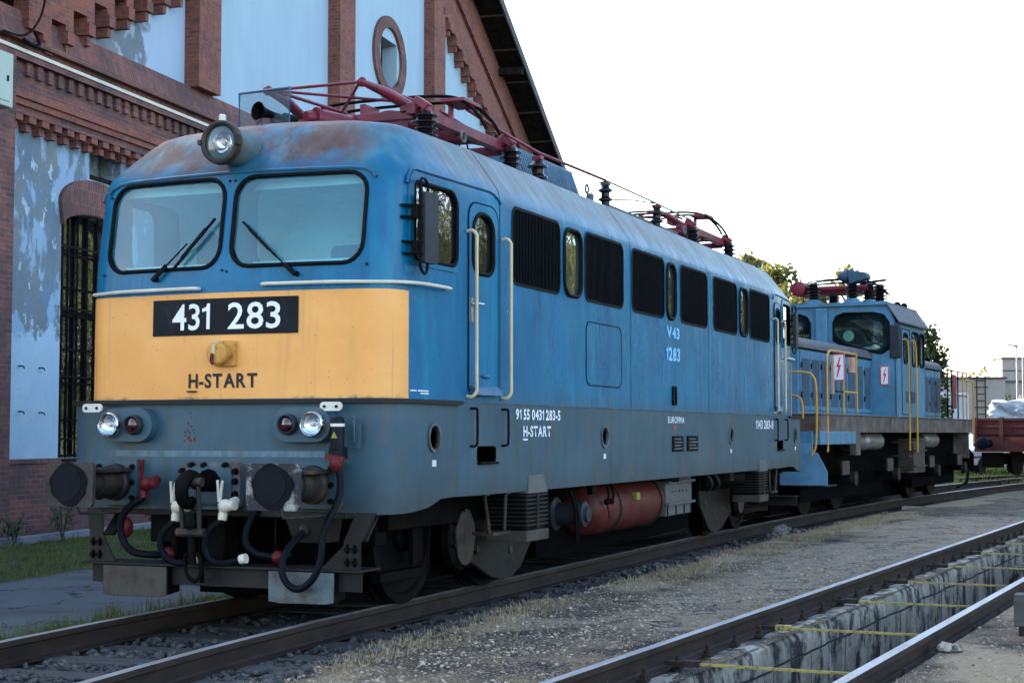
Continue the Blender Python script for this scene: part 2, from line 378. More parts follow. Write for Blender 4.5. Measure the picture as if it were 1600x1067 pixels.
# ============================================================ blue main-line locomotive
LL = 14.40                        # body length; front face near y = 0, axis on x = 0
loco = empty('locomotive', 'blue electric locomotive with orange-yellow front panel and number 431 283', 'locomotive', (0, 0, 0))
ZT = [1.645, 1.9, 2.2, 2.5, 2.75, 3.0, 3.2, 3.33, 3.40, 3.464, 3.55, 3.65, 3.75, 3.83, 3.87, 3.91, 3.95, 3.98]
WT = [1.495, 1.495, 1.495, 1.495, 1.495, 1.495, 1.495, 1.494, 1.49, 1.475, 1.415, 1.345, 1.272, 1.21, 1.10, .93, .68, .40]
YT = [.08, .08, .08, .085, .10, .14, .17, .19, .205, .23, .30, .385, .475, .56, .625, .74, 1.0, 1.45]
RT = [.28] * 8 + [.29, .30, .31, .33, .35, .37, .38, .38, .34, .25]
def itp(z, T): return float(np.interp(z, ZT, T))
CV = .09
def tap(y):
    t = max((2.04 - y) / 1.64, (y - (LL - 2.04)) / 1.64); return 1 - .07 * max(0, min(1, t))
def ring(w, yf, r, c=CV, fine=9, tp=True):
    h = []
    fl = w - r
    for i in range(-12, 13): x = fl * i / 12; h.append((x, yf + c * (i / 12) ** 2))
    for i in range(1, fine): a = R(-90 + 90 * i / fine); h.append((fl + r * math.cos(a), yf + c + r + r * math.sin(a)))
    y0 = yf + c + r; ya = max(2.04, y0 + .1)
    ys = [y0 + (ya - y0) * i / 7 for i in range(8)] + [ya + (LL / 2 - ya) * j / 5 for j in range(1, 6)]
    h += [(w, y) for y in ys]
    front = h                                           # from the front's left tangent point to the right mid-side
    left = [(-x, y) for x, y in reversed(h[24:])]       # right half mirrored: left side back to the front
    half = left[:-1] + front                            # left mid-side -> front -> right mid-side
    rear = [(x, LL - y) for x, y in reversed(half)][1:-1]
    pts = half + rear
    return [(x * (tap(y) if tp else 1), y) for x, y in pts]
def frontY(x, z):
    w = itp(z, WT); fl = (w - itp(z, RT)) * .93; return itp(z, YT) + CV * min(1.0, (x / fl) ** 2)
def FP(x, z, off=0.0): return Vector((x, frontY(x, z) - off, z))
def SP(y, z, off=0.0): return Vector((itp(z, WT) * tap(y) + off, y, z))
def SKP(y, z, off=0.0): return Vector((1.506 + off, y, z))
def skY(x): return .09 * min(1.0, (x / 1.226) ** 2)
def KP(x, z, off=0.0): return Vector((x, skY(x) - off, z))
b = MB(); N = None
zs = sorted(set(ZT + [1.645, 2.05, 2.35, 2.62, 2.87, 3.1]))
for z in zs:
    q = ring(itp(z, WT), itp(z, YT), itp(z, RT)); N = len(q)
    b.v += [(x, y, z) for x, y in q]
for i in range(len(zs) - 1):
    for k in range(N): b.f.append((i * N + k, i * N + (k + 1) % N, (i + 1) * N + (k + 1) % N, (i + 1) * N + k))
b.f.append(tuple(reversed(range(N)))); b.f.append(tuple((len(zs) - 1) * N + k for k in range(N)))
b.mi = [0] * len(b.f)
body = b.build('body', ['body'], loco, angle=None)
# openings: both cabs are hollow, with windscreens, side windows, doors' windows, grilles and small windows cut through
VENTS = [(2.32, 3.50), (4.20, 5.39), (5.69, 6.87)]; VENTS += [(LL - .02 - q + .02, LL - p) for p, q in reversed(VENTS)]
SMALL = [(3.58, 4.12), (6.93, 7.35), (LL - 4.10, LL - 3.60)]
VZ = (2.69, 3.36)
def solid_y(out, y0, y1): return MB().plate(out, [], lambda u, v, t: Vector((u, t, v)), y0, y1)
def solid_x(out, x0, x1): return MB().plate(out, [], lambda u, v, t: Vector((t, u, v)), x0, x1)
cuts = []
for y0, y1 in ((.50, 1.95), (LL - 1.95, LL - .50)): cuts.append((MB().box(-1.2, 1.2, y0, y1, 1.78, 3.42), 'interior'))
WS = [rrect(-1.15, -.05, 2.675, 3.385, .16), rrect(.05, 1.15, 2.675, 3.385, .16)]
for w_ in WS:
    cuts.append((solid_y(w_, -.4, .6), 'rubber')); cuts.append((solid_y(w_, LL - .6, LL + .4), 'rubber'))
SIDEWIN = rrect(.56, 1.26, 2.73, 3.33, (.05, .10, .14, .06)); DOORWIN = rrect(1.53, 1.91, 2.71, 3.21, (.12, .12, .16, .16))
mir = lambda o: [(LL - u, v) for u, v in o]
for o_ in (SIDEWIN, DOORWIN, mir(SIDEWIN), mir(DOORWIN)):
    cuts.append((solid_x(o_, 1.1, 1.7), 'rubber')); cuts.append((solid_x(o_, -1.7, -1.1), 'rubber'))
for p, q in VENTS: cuts.append((solid_x(rrect(p, q, VZ[0], VZ[1], .10), 1.40, 1.7), 'black_void'))
for p, q in SMALL: cuts.append((solid_x(rrect(p + .03, q - .03, VZ[0] + .01, VZ[1] - .03, .14), 1.44, 1.7), 'black_void'))
boolean(body, cuts)

# ---- panel seams, gutters
m = MB()
for ys_ in (2.045, 5.64, LL - 5.64, LL - 2.045):
    P_ = [(itp(z, WT), z) for z in np.linspace(1.66, 3.97, 60)]
    for s_ in (1, -1):
        for i in range(len(P_) - 1):
            (x0, z0), (x1, z1) = P_[i], P_[i + 1]; nn = Vector((z1 - z0, 0, -(x1 - x0))).normalized() * .003
            for dy in (0,):
                a0 = Vector((s_ * x0, ys_ - .006, z0)); a1 = Vector((s_ * x1, ys_ - .006, z1)); nn2 = Vector((s_ * nn.x, 0, nn.z))
                m.add([a0 + nn2, a1 + nn2, a1 + nn2 + Vector((0, .012, 0)), a0 + nn2 + Vector((0, .012, 0))], [(0, 1, 2, 3)])
split_build(m, 'panel_seam', 'rubber', loco, angle=None)
g = MB()
for s_ in (1, -1):
    for f in (lambda y: y, lambda y: LL - y):
        P_ = [(.45, 3.30), (.47, 3.36), (.52, 3.41), (.60, 3.43)] + [(y, 3.427) for y in np.linspace(.7, 1.85, 8)] + [(1.93, 3.415), (2.01, 3.385), (2.06, 3.345)]
        g.tube([Vector((s_ * (SP(y, z).x + .004), f(y), z)) for y, z in P_], .013, 6)
for f in (lambda y: y, lambda y: LL - y):
    P_ = [(-1.22, 3.335), (-1.19, 3.37), (-1.12, 3.405)] + [(x, 3.42 + .012 * (1 - abs(x))) for x in np.linspace(-1.0, 1.0, 15)] + [(1.12, 3.405), (1.19, 3.37), (1.22, 3.335)]
    g.tube([Vector((x, f(FP(x, z).y - .004), z)) for x, z in P_], .014, 6)
split_build(g, 'rain_gutter', 'blue_trim', loco)

# ---- orange-yellow front panel, wrapped round both corners
def wrap(z0, z1, off, ymax, zq, th=.0, c=CV, w=None, yf=None, r=.28, n_z=6, tp=True):
    m = MB(); rows = []
    zz = [z0 + (z1 - z0) * i / n_z for i in range(n_z + 1)]
    for z in zz:
        w_ = w or itp(zq(z), WT); f0 = yf if yf is not None else itp(zq(z), YT); h = []
        fl = w_ - r
        for i in range(0, 13): h.append((fl * i / 12, f0 + c * (i / 12) ** 2))
        for i in range(1, 10): a = R(-90 + 90 * i / 9); h.append((fl + r * math.cos(a), f0 + c + r + r * math.sin(a)))
        ye = f0 + c + r
        for i in range(1, 5): h.append((w_, ye + (ymax - ye) * i / 4))
        h = [(x * (tap(y) if tp else 1), y) for x, y in h]
        h = [p for p in h if p[1] <= ymax + 1e-6]
        fr = [(-x, y) for x, y in reversed(h[1:])] + h
        out = []
        for i, p in enumerate(fr):
            a = fr[max(i - 1, 0)]; b_ = fr[min(i + 1, len(fr) - 1)]; d = Vector((b_[0] - a[0], b_[1] - a[1])).normalized(); nn = Vector((d.y, -d.x))
            out.append((p[0] + nn.x * off, p[1] + nn.y * off))
        rows.append(out)
    return zz, rows
def strip_solid(zz, rows, rows_in=None):
    m = MB(); n = len(rows[0])
    for z, rw in zip(zz, rows): m.v += [(x, y, z) for x, y in rw]
    for i in range(len(zz) - 1):
        for k in range(n - 1): m.f.append((i * n + k, i * n + k + 1, (i + 1) * n + k + 1, (i + 1) * n + k))
    if rows_in:
        o = len(m.v)
        for z, rw in zip(zz, rows_in): m.v += [(x, y, z) for x, y in rw]
        L_ = len(zz) - 1
        for i in range(L_):
            for k in range(n - 1): m.f.append((o + i * n + k + 1, o + i * n + k, o + (i + 1) * n + k, o + (i + 1) * n + k + 1))
        for k in range(n - 1):
            m.f.append((k + 1, k, o + k, o + k + 1)); m.f.append((L_ * n + k, L_ * n + k + 1, o + L_ * n + k + 1, o + L_ * n + k))
        for i in range(L_):
            m.f.append((i * n, (i + 1) * n, o + (i + 1) * n, o + i * n)); m.f.append(((i + 1) * n + n - 1, i * n + n - 1, o + i * n + n - 1, o + (i + 1) * n + n - 1))
    m.mi = [0] * len(m.f); return m
zz, ro = wrap(1.655, 2.475, 0.005, .475, lambda z: z); strip_solid(zz, ro).build('warning_panel', 'yellow', loco)
zz, ro = wrap(1.655, 2.475, 0.005, .475, lambda z: z); rm = strip_solid(zz, [[(x, LL - y) for x, y in q] for q in ro]); rm.build('warning_panel', 'yellow', loco)
# ledge over the headstock
for fl in (lambda y: y, lambda y: LL - y):
    zz, ro = wrap(1.615, 1.647, .045, 1.18, lambda z: 1.7, w=1.50, yf=.0, n_z=1, tp=False); _, ri = wrap(1.615, 1.647, -.14, 1.18, lambda z: 1.7, w=1.50, yf=.0, n_z=1, tp=False)
    strip_solid(zz, [[(x, fl(y)) for x, y in q] for q in ro], [[(x, fl(y)) for x, y in q] for q in ri]).build('ledge', 'grey_steel', loco, label='grey ledge above the headstock')

# ---- skirt / underframe
q = ring(1.506, 0.0, .28, .09, tp=False)
def zbot(y):
    yy = min(y, LL - y); return float(np.interp(yy, [.0, .3, .66, .88, 1.4, 3], [.785, .80, .83, .893, .885, .882]))
sk = MB(); n = len(q); cxs = []
inn = []
for i, p in enumerate(q):
    a = q[i - 1]; c_ = q[(i + 1) % n]; d = Vector((c_[0] - a[0], c_[1] - a[1])).normalized(); inn.append((p[0] - d.y * .03, p[1] + d.x * .03))
# resample the long sides so that the bottom notch is sharp
for (p, z) in [(p, 1.635) for p in q] + [(p, zbot(p[1])) for p in q] + [(p, zbot(p[1])) for p in inn] + [(p, 1.635) for p in inn]: sk.v.append((p[0], p[1], z))
for lv in range(3):
    for k in range(n): sk.f.append((lv * n + (k + 1) % n, lv * n + k, (lv + 1) * n + k, (lv + 1) * n + (k + 1) % n))
for k in range(n): sk.f.append((3 * n + (k + 1) % n, 3 * n + k, k, (k + 1) % n))
sk.mi = [0] * len(sk.f); skirt = sk.build('underframe', ['skirt'], loco, angle=None)
HOLES = [.708, 4.747, 9.80, LL - .708]
cuts = [(solid_x(circ(y, 1.358, .098, 20), 1.3, 1.7), 'grey_steel') for y in HOLES]
cuts += [(solid_x(rrect(y0, y1, 1.15, 1.285, .04), 1.3, 1.7), 'black_void') for y0, y1 in ((1.535, 1.94), (LL - 1.94, LL - 1.535))]
boolean(skirt, cuts)
MB().plate([(x * .985, y) for x, y in ring(1.50, .015, .28, .09, tp=False)], [], lambda u, v, t: Vector((u, v, t)), 1.600, 1.612).build('deck', 'grey_steel', loco, angle=None)
MB().box(-1.30, 1.30, .7, LL - .7, .98, 1.59).build('underdeck_shade_box', 'black_void', loco, label='black box standing for the darkness under the deck')  # black box put in for the darkness under the deck
m = MB()
for y in HOLES:
    m.plate(circ(y, 1.358, .118, 28), [circ(y, 1.358, .092, 28)], lambda u, v, t: SKP(u, v, t), -.01, .014)
split_build(m, 'porthole_ring', 'plate_grey', loco)
for y in HOLES: MB().box(SKP(y, 1.2).x - .002, SKP(y, 1.2).x + .004, y - .035, y + .035, 1.135, 1.185).build('tag', 'white_worn', loco)
for y0, y1 in ((1.535, 1.94), (LL - 1.94, LL - 1.535)):
    m = MB(); xx = SKP((y0 + y1) / 2, 1.2).x
    m.box(xx - .25, xx + .035, y0 + .01, y1 - .01, 1.135, 1.155); m.build('step_tread', 'dark_steel', loco, bevel=.004)

# ---- windscreens: rubber seal + glass
def column_glass(out, fn, n=14):
    us = [p[0] for p in out]; u0, u1 = min(us), max(us); m = MB(); cols = []
    for i in range(n + 1):
        u = u0 + (u1 - u0) * i / n; u = min(max(u, u0 + 1e-4), u1 - 1e-4); vs = []
        for j in range(len(out)):
            a, c_ = out[j], out[(j + 1) % len(out)]
            if (a[0] - u) * (c_[0] - u) <= 0 and abs(a[0] - c_[0]) > 1e-9: t = (u - a[0]) / (c_[0] - a[0]); vs.append(a[1] + t * (c_[1] - a[1]))
        lo, hi = (min(vs), max(vs)) if vs else (0, 0); cols.append([(u, lo + (hi - lo) * k / 8) for k in range(9)])
    for c_ in cols: m.v += [fn(*p) for p in c_]
    for i in range(n):
        for k in range(8): m.f.append((i * 9 + k, (i + 1) * 9 + k, (i + 1) * 9 + k + 1, i * 9 + k + 1))
    m.mi = [0] * len(m.f); return m
def densify(o, d=.06):
    r = []
    for i, a in enumerate(o):
        c_ = o[(i + 1) % len(o)]; k = max(1, int(math.hypot(c_[0] - a[0], c_[1] - a[1]) / d)); r += [(a[0] + (c_[0] - a[0]) * j / k, a[1] + (c_[1] - a[1]) * j / k) for j in range(k)]
    return r
FL = (lambda p: p, lambda p: Vector((-p[0], LL - p[1], p[2])))
for f in FL:
    for w_ in WS:
        sl = MB().tube([f(FP(x, z, .004)) for x, z in densify(w_)], .017, 8, closed=True).build('window_seal', 'rubber', loco)
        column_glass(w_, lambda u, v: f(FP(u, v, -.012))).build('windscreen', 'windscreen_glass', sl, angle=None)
m = MB()
for x, z in ((-1.19, 3.30), (-.02, 3.36), (.03, 3.36), (1.20, 3.36), (-1.19, 2.66), (-.02, 2.65), (.02, 2.64), (1.19, 2.66)): m.lathe([(0, .011), (.006, .011)], FP(x, z, -.001), (0, -1, 0), 8)
split_build(m, 'bolt_head', 'rubber', loco)
def side_window(out, mat, name, r=.017, f=lambda p: p):
    sl = MB().tube([f(SP(y, z, .004)) for y, z in densify(out)], r, 8, closed=True).build(name + '_seal', 'rubber', loco)
    column_glass(out, lambda u, v: f(SP(u, v, -.014)), 8).build(name, mat, sl, angle=None)
LFT = lambda p: Vector((-p[0], p[1], p[2]))
for o_ in (SIDEWIN, mir(SIDEWIN)):
    side_window(o_, 'dark_glass', 'side_window'); side_window(o_, 'cab_glass', 'side_window', f=LFT)
for o_ in (DOORWIN, mir(DOORWIN)):
    side_window(o_, 'clear_glass', 'door_window', .022); side_window(o_, 'clear_glass', 'door_window', .022, f=LFT)
for p, q in SMALL: side_window(rrect(p + .03, q - .03, VZ[0] + .01, VZ[1] - .03, .14), 'ripple_glass', 'machine_room_window', .022)
# machine room grilles: frame with upright slats
for p, q in VENTS:
    fr = MB().plate(rrect(p - .012, q + .012, VZ[0] - .012, VZ[1] + .012, .11), [rrect(p + .014, q - .014, VZ[0] + .014, VZ[1] - .014, .09)], lambda u, v, t: SP(u, v, t), -.03, .007).build('grille', 'rubber', loco)
    sl = MB(); k = int((q - p) / .036)
    for i in range(k):
        y = p + .02 + (q - p - .04) * (i + .5) / k; e = min(y - p, q - y); ins = .10 - math.sqrt(max(0, .01 - (.10 - e) ** 2)) if e < .10 else 0
        z0, z1 = VZ[0] + .012 + ins, VZ[1] - .012 - ins; x = SP(y, 3).x
        sl.add([(x - .004, y - .009, z0), (x - .004, y - .009, z1), (x - .035, y + .012, z1), (x - .035, y + .012, z0), (x - .006, y - .013, z0), (x - .006, y - .013, z1)], [(0, 1, 2, 3), (4, 5, 1, 0)])
    sl.build('slats', 'black_plate', fr, angle=None, recalc=False)

# ---- side doors, hatch, slot
for f, hand in ((lambda y: y, 1), (lambda y: LL - y, -1)):
    o_ = densify(rrect(1.465, 1.99, 1.75, 3.29, (.02, .02, .13, .13)))
    dm = MB().plate([(f(u), v) for u, v in o_], [[(f(u), v) for u, v in rrect(1.515, 1.925, 2.695, 3.225, (.12, .12, .16, .16))]], lambda u, v, t: SP(u, v, t), -.02, .009).build('cab_door', 'body', loco, angle=30)
    MB().tube([SP(f(u), v, .006) for u, v in densify(rrect(1.458, 1.997, 1.743, 3.297, (.02, .02, .13, .13)))], .006, 5, closed=True).build('door_seal', 'rubber', dm)
    h = MB().box(SP(f(1.5), 2.4).x, SP(f(1.5), 2.4).x + .02, f(1.50) - .02, f(1.50) + .02, 2.30, 2.50)
    h.tube([SP(f(1.50), 2.45, .03), SP(f(1.50), 2.45, .06), SP(f(1.62), 2.45, .06)], .011, 8); h.build('door_handle', 'chrome', dm)
    k = MB(); k.hexa([SP(f(1.49), 1.70, 0), SP(f(1.97), 1.70, 0), SP(f(1.49), 1.70, .07), SP(f(1.97), 1.70, .07), SP(f(1.49), 1.79, 0), SP(f(1.97), 1.79, 0), SP(f(1.49), 1.76, .045), SP(f(1.97), 1.76, .045)])
    k.build('threshold', 'blue_trim', loco, bevel=.004)
    MB().sphere(SP(f(1.76), 1.86, .01), .03, 10, (.8, 3.0, .6)).build('door_foot_grip', 'blue_trim', dm)
    for y in (1.44, 2.09):
        MB().tube(smooth([SP(f(y), 3.04, 0), SP(f(y), 3.045, .05), SP(f(y + .02), 3.0, .078), SP(f(y + .02), 2.9, .078), SP(f(y + .02), 1.85, .078), SP(f(y + .02), 1.74, .078), SP(f(y), 1.69, .05), SP(f(y), 1.69, 0)], 4), .015, 8).build('grab_rail', 'cream', loco)
    for y in (1.43, 2.09):
        MB().tube(smooth([SKP(f(y - .03), 1.59, 0), SKP(f(y), 1.59, .035), SKP(f(y), 1.56, .05), SKP(f(y), 1.33, .05), SKP(f(y), 1.29, .035), SKP(f(y - .03), 1.285, 0)], 3), .011, 8).build('step_handle', 'dark_steel', loco)
    # side-window frame and folded mirror
    MB().plate(densify([(f(u), v) for u, v in rrect(.48, 1.33, 2.68, 3.40, (.05, .12, .16, .09))]), [[(f(u), v) for u, v in rrect(.545, 1.275, 2.715, 3.345, (.05, .10, .14, .06))]], lambda u, v, t: SP(u, v, t), -.02, .012).build('side_window_frame', 'body', loco)
    mr = MB().plate(rrect(.50, .71, 2.69, 3.235, .015), [], lambda u, v, t: Vector((SP(.5, 3).x + .105 + .06 * (u - .5) + t, f(u), v)), -.025, .025).build('mirror', 'mirror_grey', loco, bevel=.006)
    rod = MB().tube(smooth([(1.47, f(.66), 3.23), (1.47, f(.65), 3.32), (1.48, f(.56), 3.345), (1.49, f(.49), 3.31), (1.49, f(.48), 3.15), (1.49, f(.48), 2.75), (1.49, f(.49), 2.66), (1.48, f(.58), 2.61), (1.47, f(.65), 2.645), (1.47, f(.66), 2.70)], 4), .011, 7)
    for z in (3.08, 2.80):
        for dz in (-.045, .045): rod.bar((SP(.40, z).x - .03, f(.41), z + dz), (1.50, f(.50), z + dz), .05, .018)
        rod.bar((1.47, f(.45), z - .05), (1.47, f(.45), z + .05), .045, .03)
        rod.lathe([(0, .02), (.05, .02)], (1.49, f(.48), z - .13 if z > 3 else z + .08), (0, 0, 1), 10)
    rod.build('mirror_bracket', 'dark_steel', loco)
MB().tube([SP(y, z, .002) for y, z in densify(rrect(4.23, 5.32, 1.86, 2.485, .10))], .006, 5, closed=True).build('hatch_seam', 'rubber', loco)
MB().plate(densify(rrect(4.24, 5.31, 1.87, 2.475, .095)), [], lambda u, v, t: SP(u, v, t), -.01, .004).build('hatch', 'body', loco, angle=20)
m = MB().plate(rrect(7.16, 7.31, 1.71, 1.93, .02), [rrect(7.185, 7.285, 1.73, 1.91, .015)], lambda u, v, t: SP(u, v, t), -.01, .02)
for i in range(4): m.box(1.495, 1.51, 7.18, 7.29, 1.745 + i * .042, 1.765 + i * .042)
m.build('vent_slot', 'dark_steel', loco)
m = MB().box(1.485, 1.512, 1.25, LL - 1.25, 1.636, 1.643); m.build('edge_strip', 'plate_grey', loco)

# ---- front hand rails
for f in FL:
    MB().tube(smooth([f(p) for p in [FP(-.22, 2.51, 0), FP(-.225, 2.51, .05), FP(-.30, 2.51, .065), FP(-.6, 2.51, .065), FP(-.95, 2.51, .065), Vector((-1.27, .21, 2.51)), Vector((-1.41, .36, 2.52)), Vector((-1.475, .60, 2.52)), Vector((-1.48, .9, 2.52)), Vector((-1.44, .95, 2.52))]], 4), .014, 8).build('hand_rail', 'cream_white', loco)
    MB().tube(smooth([f(p) for p in [FP(.36, 2.525, 0), FP(.365, 2.525, .05), FP(.44, 2.525, .065), FP(.7, 2.525, .065), FP(.98, 2.525, .065), Vector((1.27, .21, 2.525)), Vector((1.41, .36, 2.53)), Vector((1.475, .60, 2.535)), Vector((1.495, 1.02, 2.535)), Vector((1.44, 1.06, 2.535))]], 4), .014, 8).build('hand_rail', 'cream_white', loco)
# ---- wipers
def wiper(piv, tip, blade0, blade1, nm='windscreen_wiper'):
    a = FP(*piv, .045); t_ = FP(*tip, .05)
    w_ = MB(); d = (t_ - a)
    w_.lathe([(0, .022), (.05, .018)], FP(*piv, -.005), (0, -1, 0), 10)
    w_.bar(a - d * .04, a + d * .38, .034, .022, (0, -1, 0)); w_.bar(a + d * .36, t_, .012, .012, (0, -1, 0))
    w_ = w_.build(nm, 'rubber', loco, bevel=.004)
    bl = MB(); p0 = FP(*blade0, .035); p1 = FP(*blade1, .035); bl.bar(p0, p1, .014, .022, (0, -1, 0)); bl.bar(p0.lerp(p1, .2) + Vector((0, -.015, 0)), p0.lerp(p1, .8) + Vector((0, -.015, 0)), .02, .01, (0, -1, 0)); bl.build('wiper_blade', 'rubber', w_)
wiper((-.64, 2.60), (-.33, 2.87), (-.45, 2.68), (-.10, 3.06)); wiper((.63, 2.60), (.40, 2.80), (.47, 2.735), (.155, 3.02))
# ---- cab interior seen through the glass
for f in FL:
    fx = lambda x, y, z: f(Vector((x, y, z)))
    m = MB(); m.hexa([fx(x, y, z) for z, pr in ((1.8, 0), (2.72, 1)) for y in (.52, .95) for x in (-1.15, 1.15)]); m.build('control_desk', 'interior_dark', loco, bevel=.02)
    m = MB(); m.box(*sorted((fx(-.88, 0, 0).x, fx(-.58, 0, 0).x)), *sorted((fx(0, 1.55, 0).y, fx(0, 1.64, 0).y)), 1.8, 3.12); m.build('cabinet', 'cream_white', loco)
    m = MB(); m.hexa([fx(x, y, z) for z in (3.31, 3.395) for y in (.40, .43) for x in (-1.12, 1.12)]); m.build('window_header', 'interior', loco); m = MB(); m.hexa([fx(x, y, z) for z in (2.66, 2.735) for y in (.36, .52) for x in (-1.12, 1.12)]); m.build('window_shelf', 'interior', loco)
    m = MB()
    for i, (x, z, s_) in enumerate(((.62, 2.98, .09), (.88, 2.98, .09), (.75, 3.18, .05))): p = fx(x, 1.93, z); m.lathe([(0, s_), (.03, s_ * .9)], p, (0, -1 if f is FL[0] else 1, 0), 14)
    m.box(*sorted((fx(.4, 0, 0).x, fx(1.1, 0, 0).x)), *sorted((fx(0, 1.90, 0).y, fx(0, 1.945, 0).y)), 2.3, 3.3); m.build('instrument_panel', 'interior', loco)
    p = fx(.55, 1.25, 0); m = MB(); m.box(p.x - .24, p.x + .24, p.y - .06, p.y + .06, 2.35, 2.95); m.box(p.x - .24, p.x + .24, p.y - .25, p.y + .2, 2.2, 2.32); m.build('driver_seat', 'seat_cloth', loco, bevel=.05)

# ---- lettering
column_glass([(-.655, 2.15), (.655, 2.15), (.655, 2.432), (-.655, 2.432)], lambda u, v: FP(u, v, .012), 20).build('number_plate', 'black_plate', loco, angle=None)
PF = lambda u, v, t: FP(u, v, .012 + t)
text('plate_ghost_lettering', 'V43', -.55, -.14, 2.190, 2.395, PF, 'decal_ghost', loco, th=.0006); text('plate_ghost_lettering', '1283', .06, .58, 2.190, 2.395, PF, 'decal_ghost', loco, th=.0006)  # faint traces of the former number
text('plate_lettering', '431', -.462, -.11, 2.188, 2.395, PF, 'white', loco, .012); text('plate_lettering', '283', .052, .508, 2.188, 2.395, PF, 'white', loco, .012)
PY = lambda u, v, t: FP(u, v, .006 + t)
text('front_lettering', 'H-START', -.305, .312, 1.738, 1.852, PY, 'decal_black', loco, .03)
MB().box(-.31, -.225, .06, .075, 1.708, 1.720).build('lettering_underline', 'decal_black', loco)
PS = lambda u, v, t: SKP(u, v, .002 + t)
text('running_number', '91 55 0431 283-5', 2.37, 3.47, 1.505, 1.603, PS, 'decal_white', loco, .03)
text('owner_lettering', 'H-START', 2.545, 3.225, 1.358, 1.456, PS, 'decal_white', loco, .03)
MB().box(SKP(2.6, 1.3).x, SKP(2.6, 1.3).x + .005, 2.545, 2.65, 1.328, 1.343).build('lettering_underline', 'decal_white', loco)
PB = lambda u, v, t: SP(u, v, .002 + t)
text('class_lettering', 'V43', 6.96, 7.47, 2.478, 2.610, PB, 'decal_blue', loco, .04); text('class_lettering', '1283', 6.93, 7.49, 2.215, 2.375, PB, 'decal_blue', loco, .04)
text('owner_lettering', 'EUROFIMA', 6.95, 7.62, 1.505, 1.580, PS, 'decal_white', loco, .012)
MB().box(1.506, 1.511, 7.18, 7.28, 1.43, 1.47).build('lettering_mark', 'decal_red', loco)
text('running_number', '1143 283-8', 11.15, 12.21, 1.448, 1.572, PS, 'decal_white', loco, .02)
for y0, y1 in ((7.12, 7.54), (7.73, 8.17)):
    m = MB().box(1.50, 1.522, y0, y1, 1.18, 1.36); pl = m.build('builder_plate', 'dark_steel', loco, bevel=.004)
    m = MB()
    for i in range(4): m.box(1.521, 1.525, y0 + .04, y1 - .05 - .06 * (i % 2), 1.205 + i * .037, 1.22 + i * .037)
    m.build('plate_lines', 'plate_grey', pl)
m = MB()
for i, (a, c_) in enumerate(((.50, .60), (.62, .79), (.66, .79))): m.add([SP(a, 1.712 - .02 * (i > 1), .006), SP(c_, 1.712 - .02 * (i > 1), .006), SP(c_, 1.722 - .02 * (i > 1), .006), SP(a, 1.722 - .02 * (i > 1), .006)], [(0, 1, 2, 3)])
m.build('small_print', 'decal_white', loco, angle=None, recalc=False)
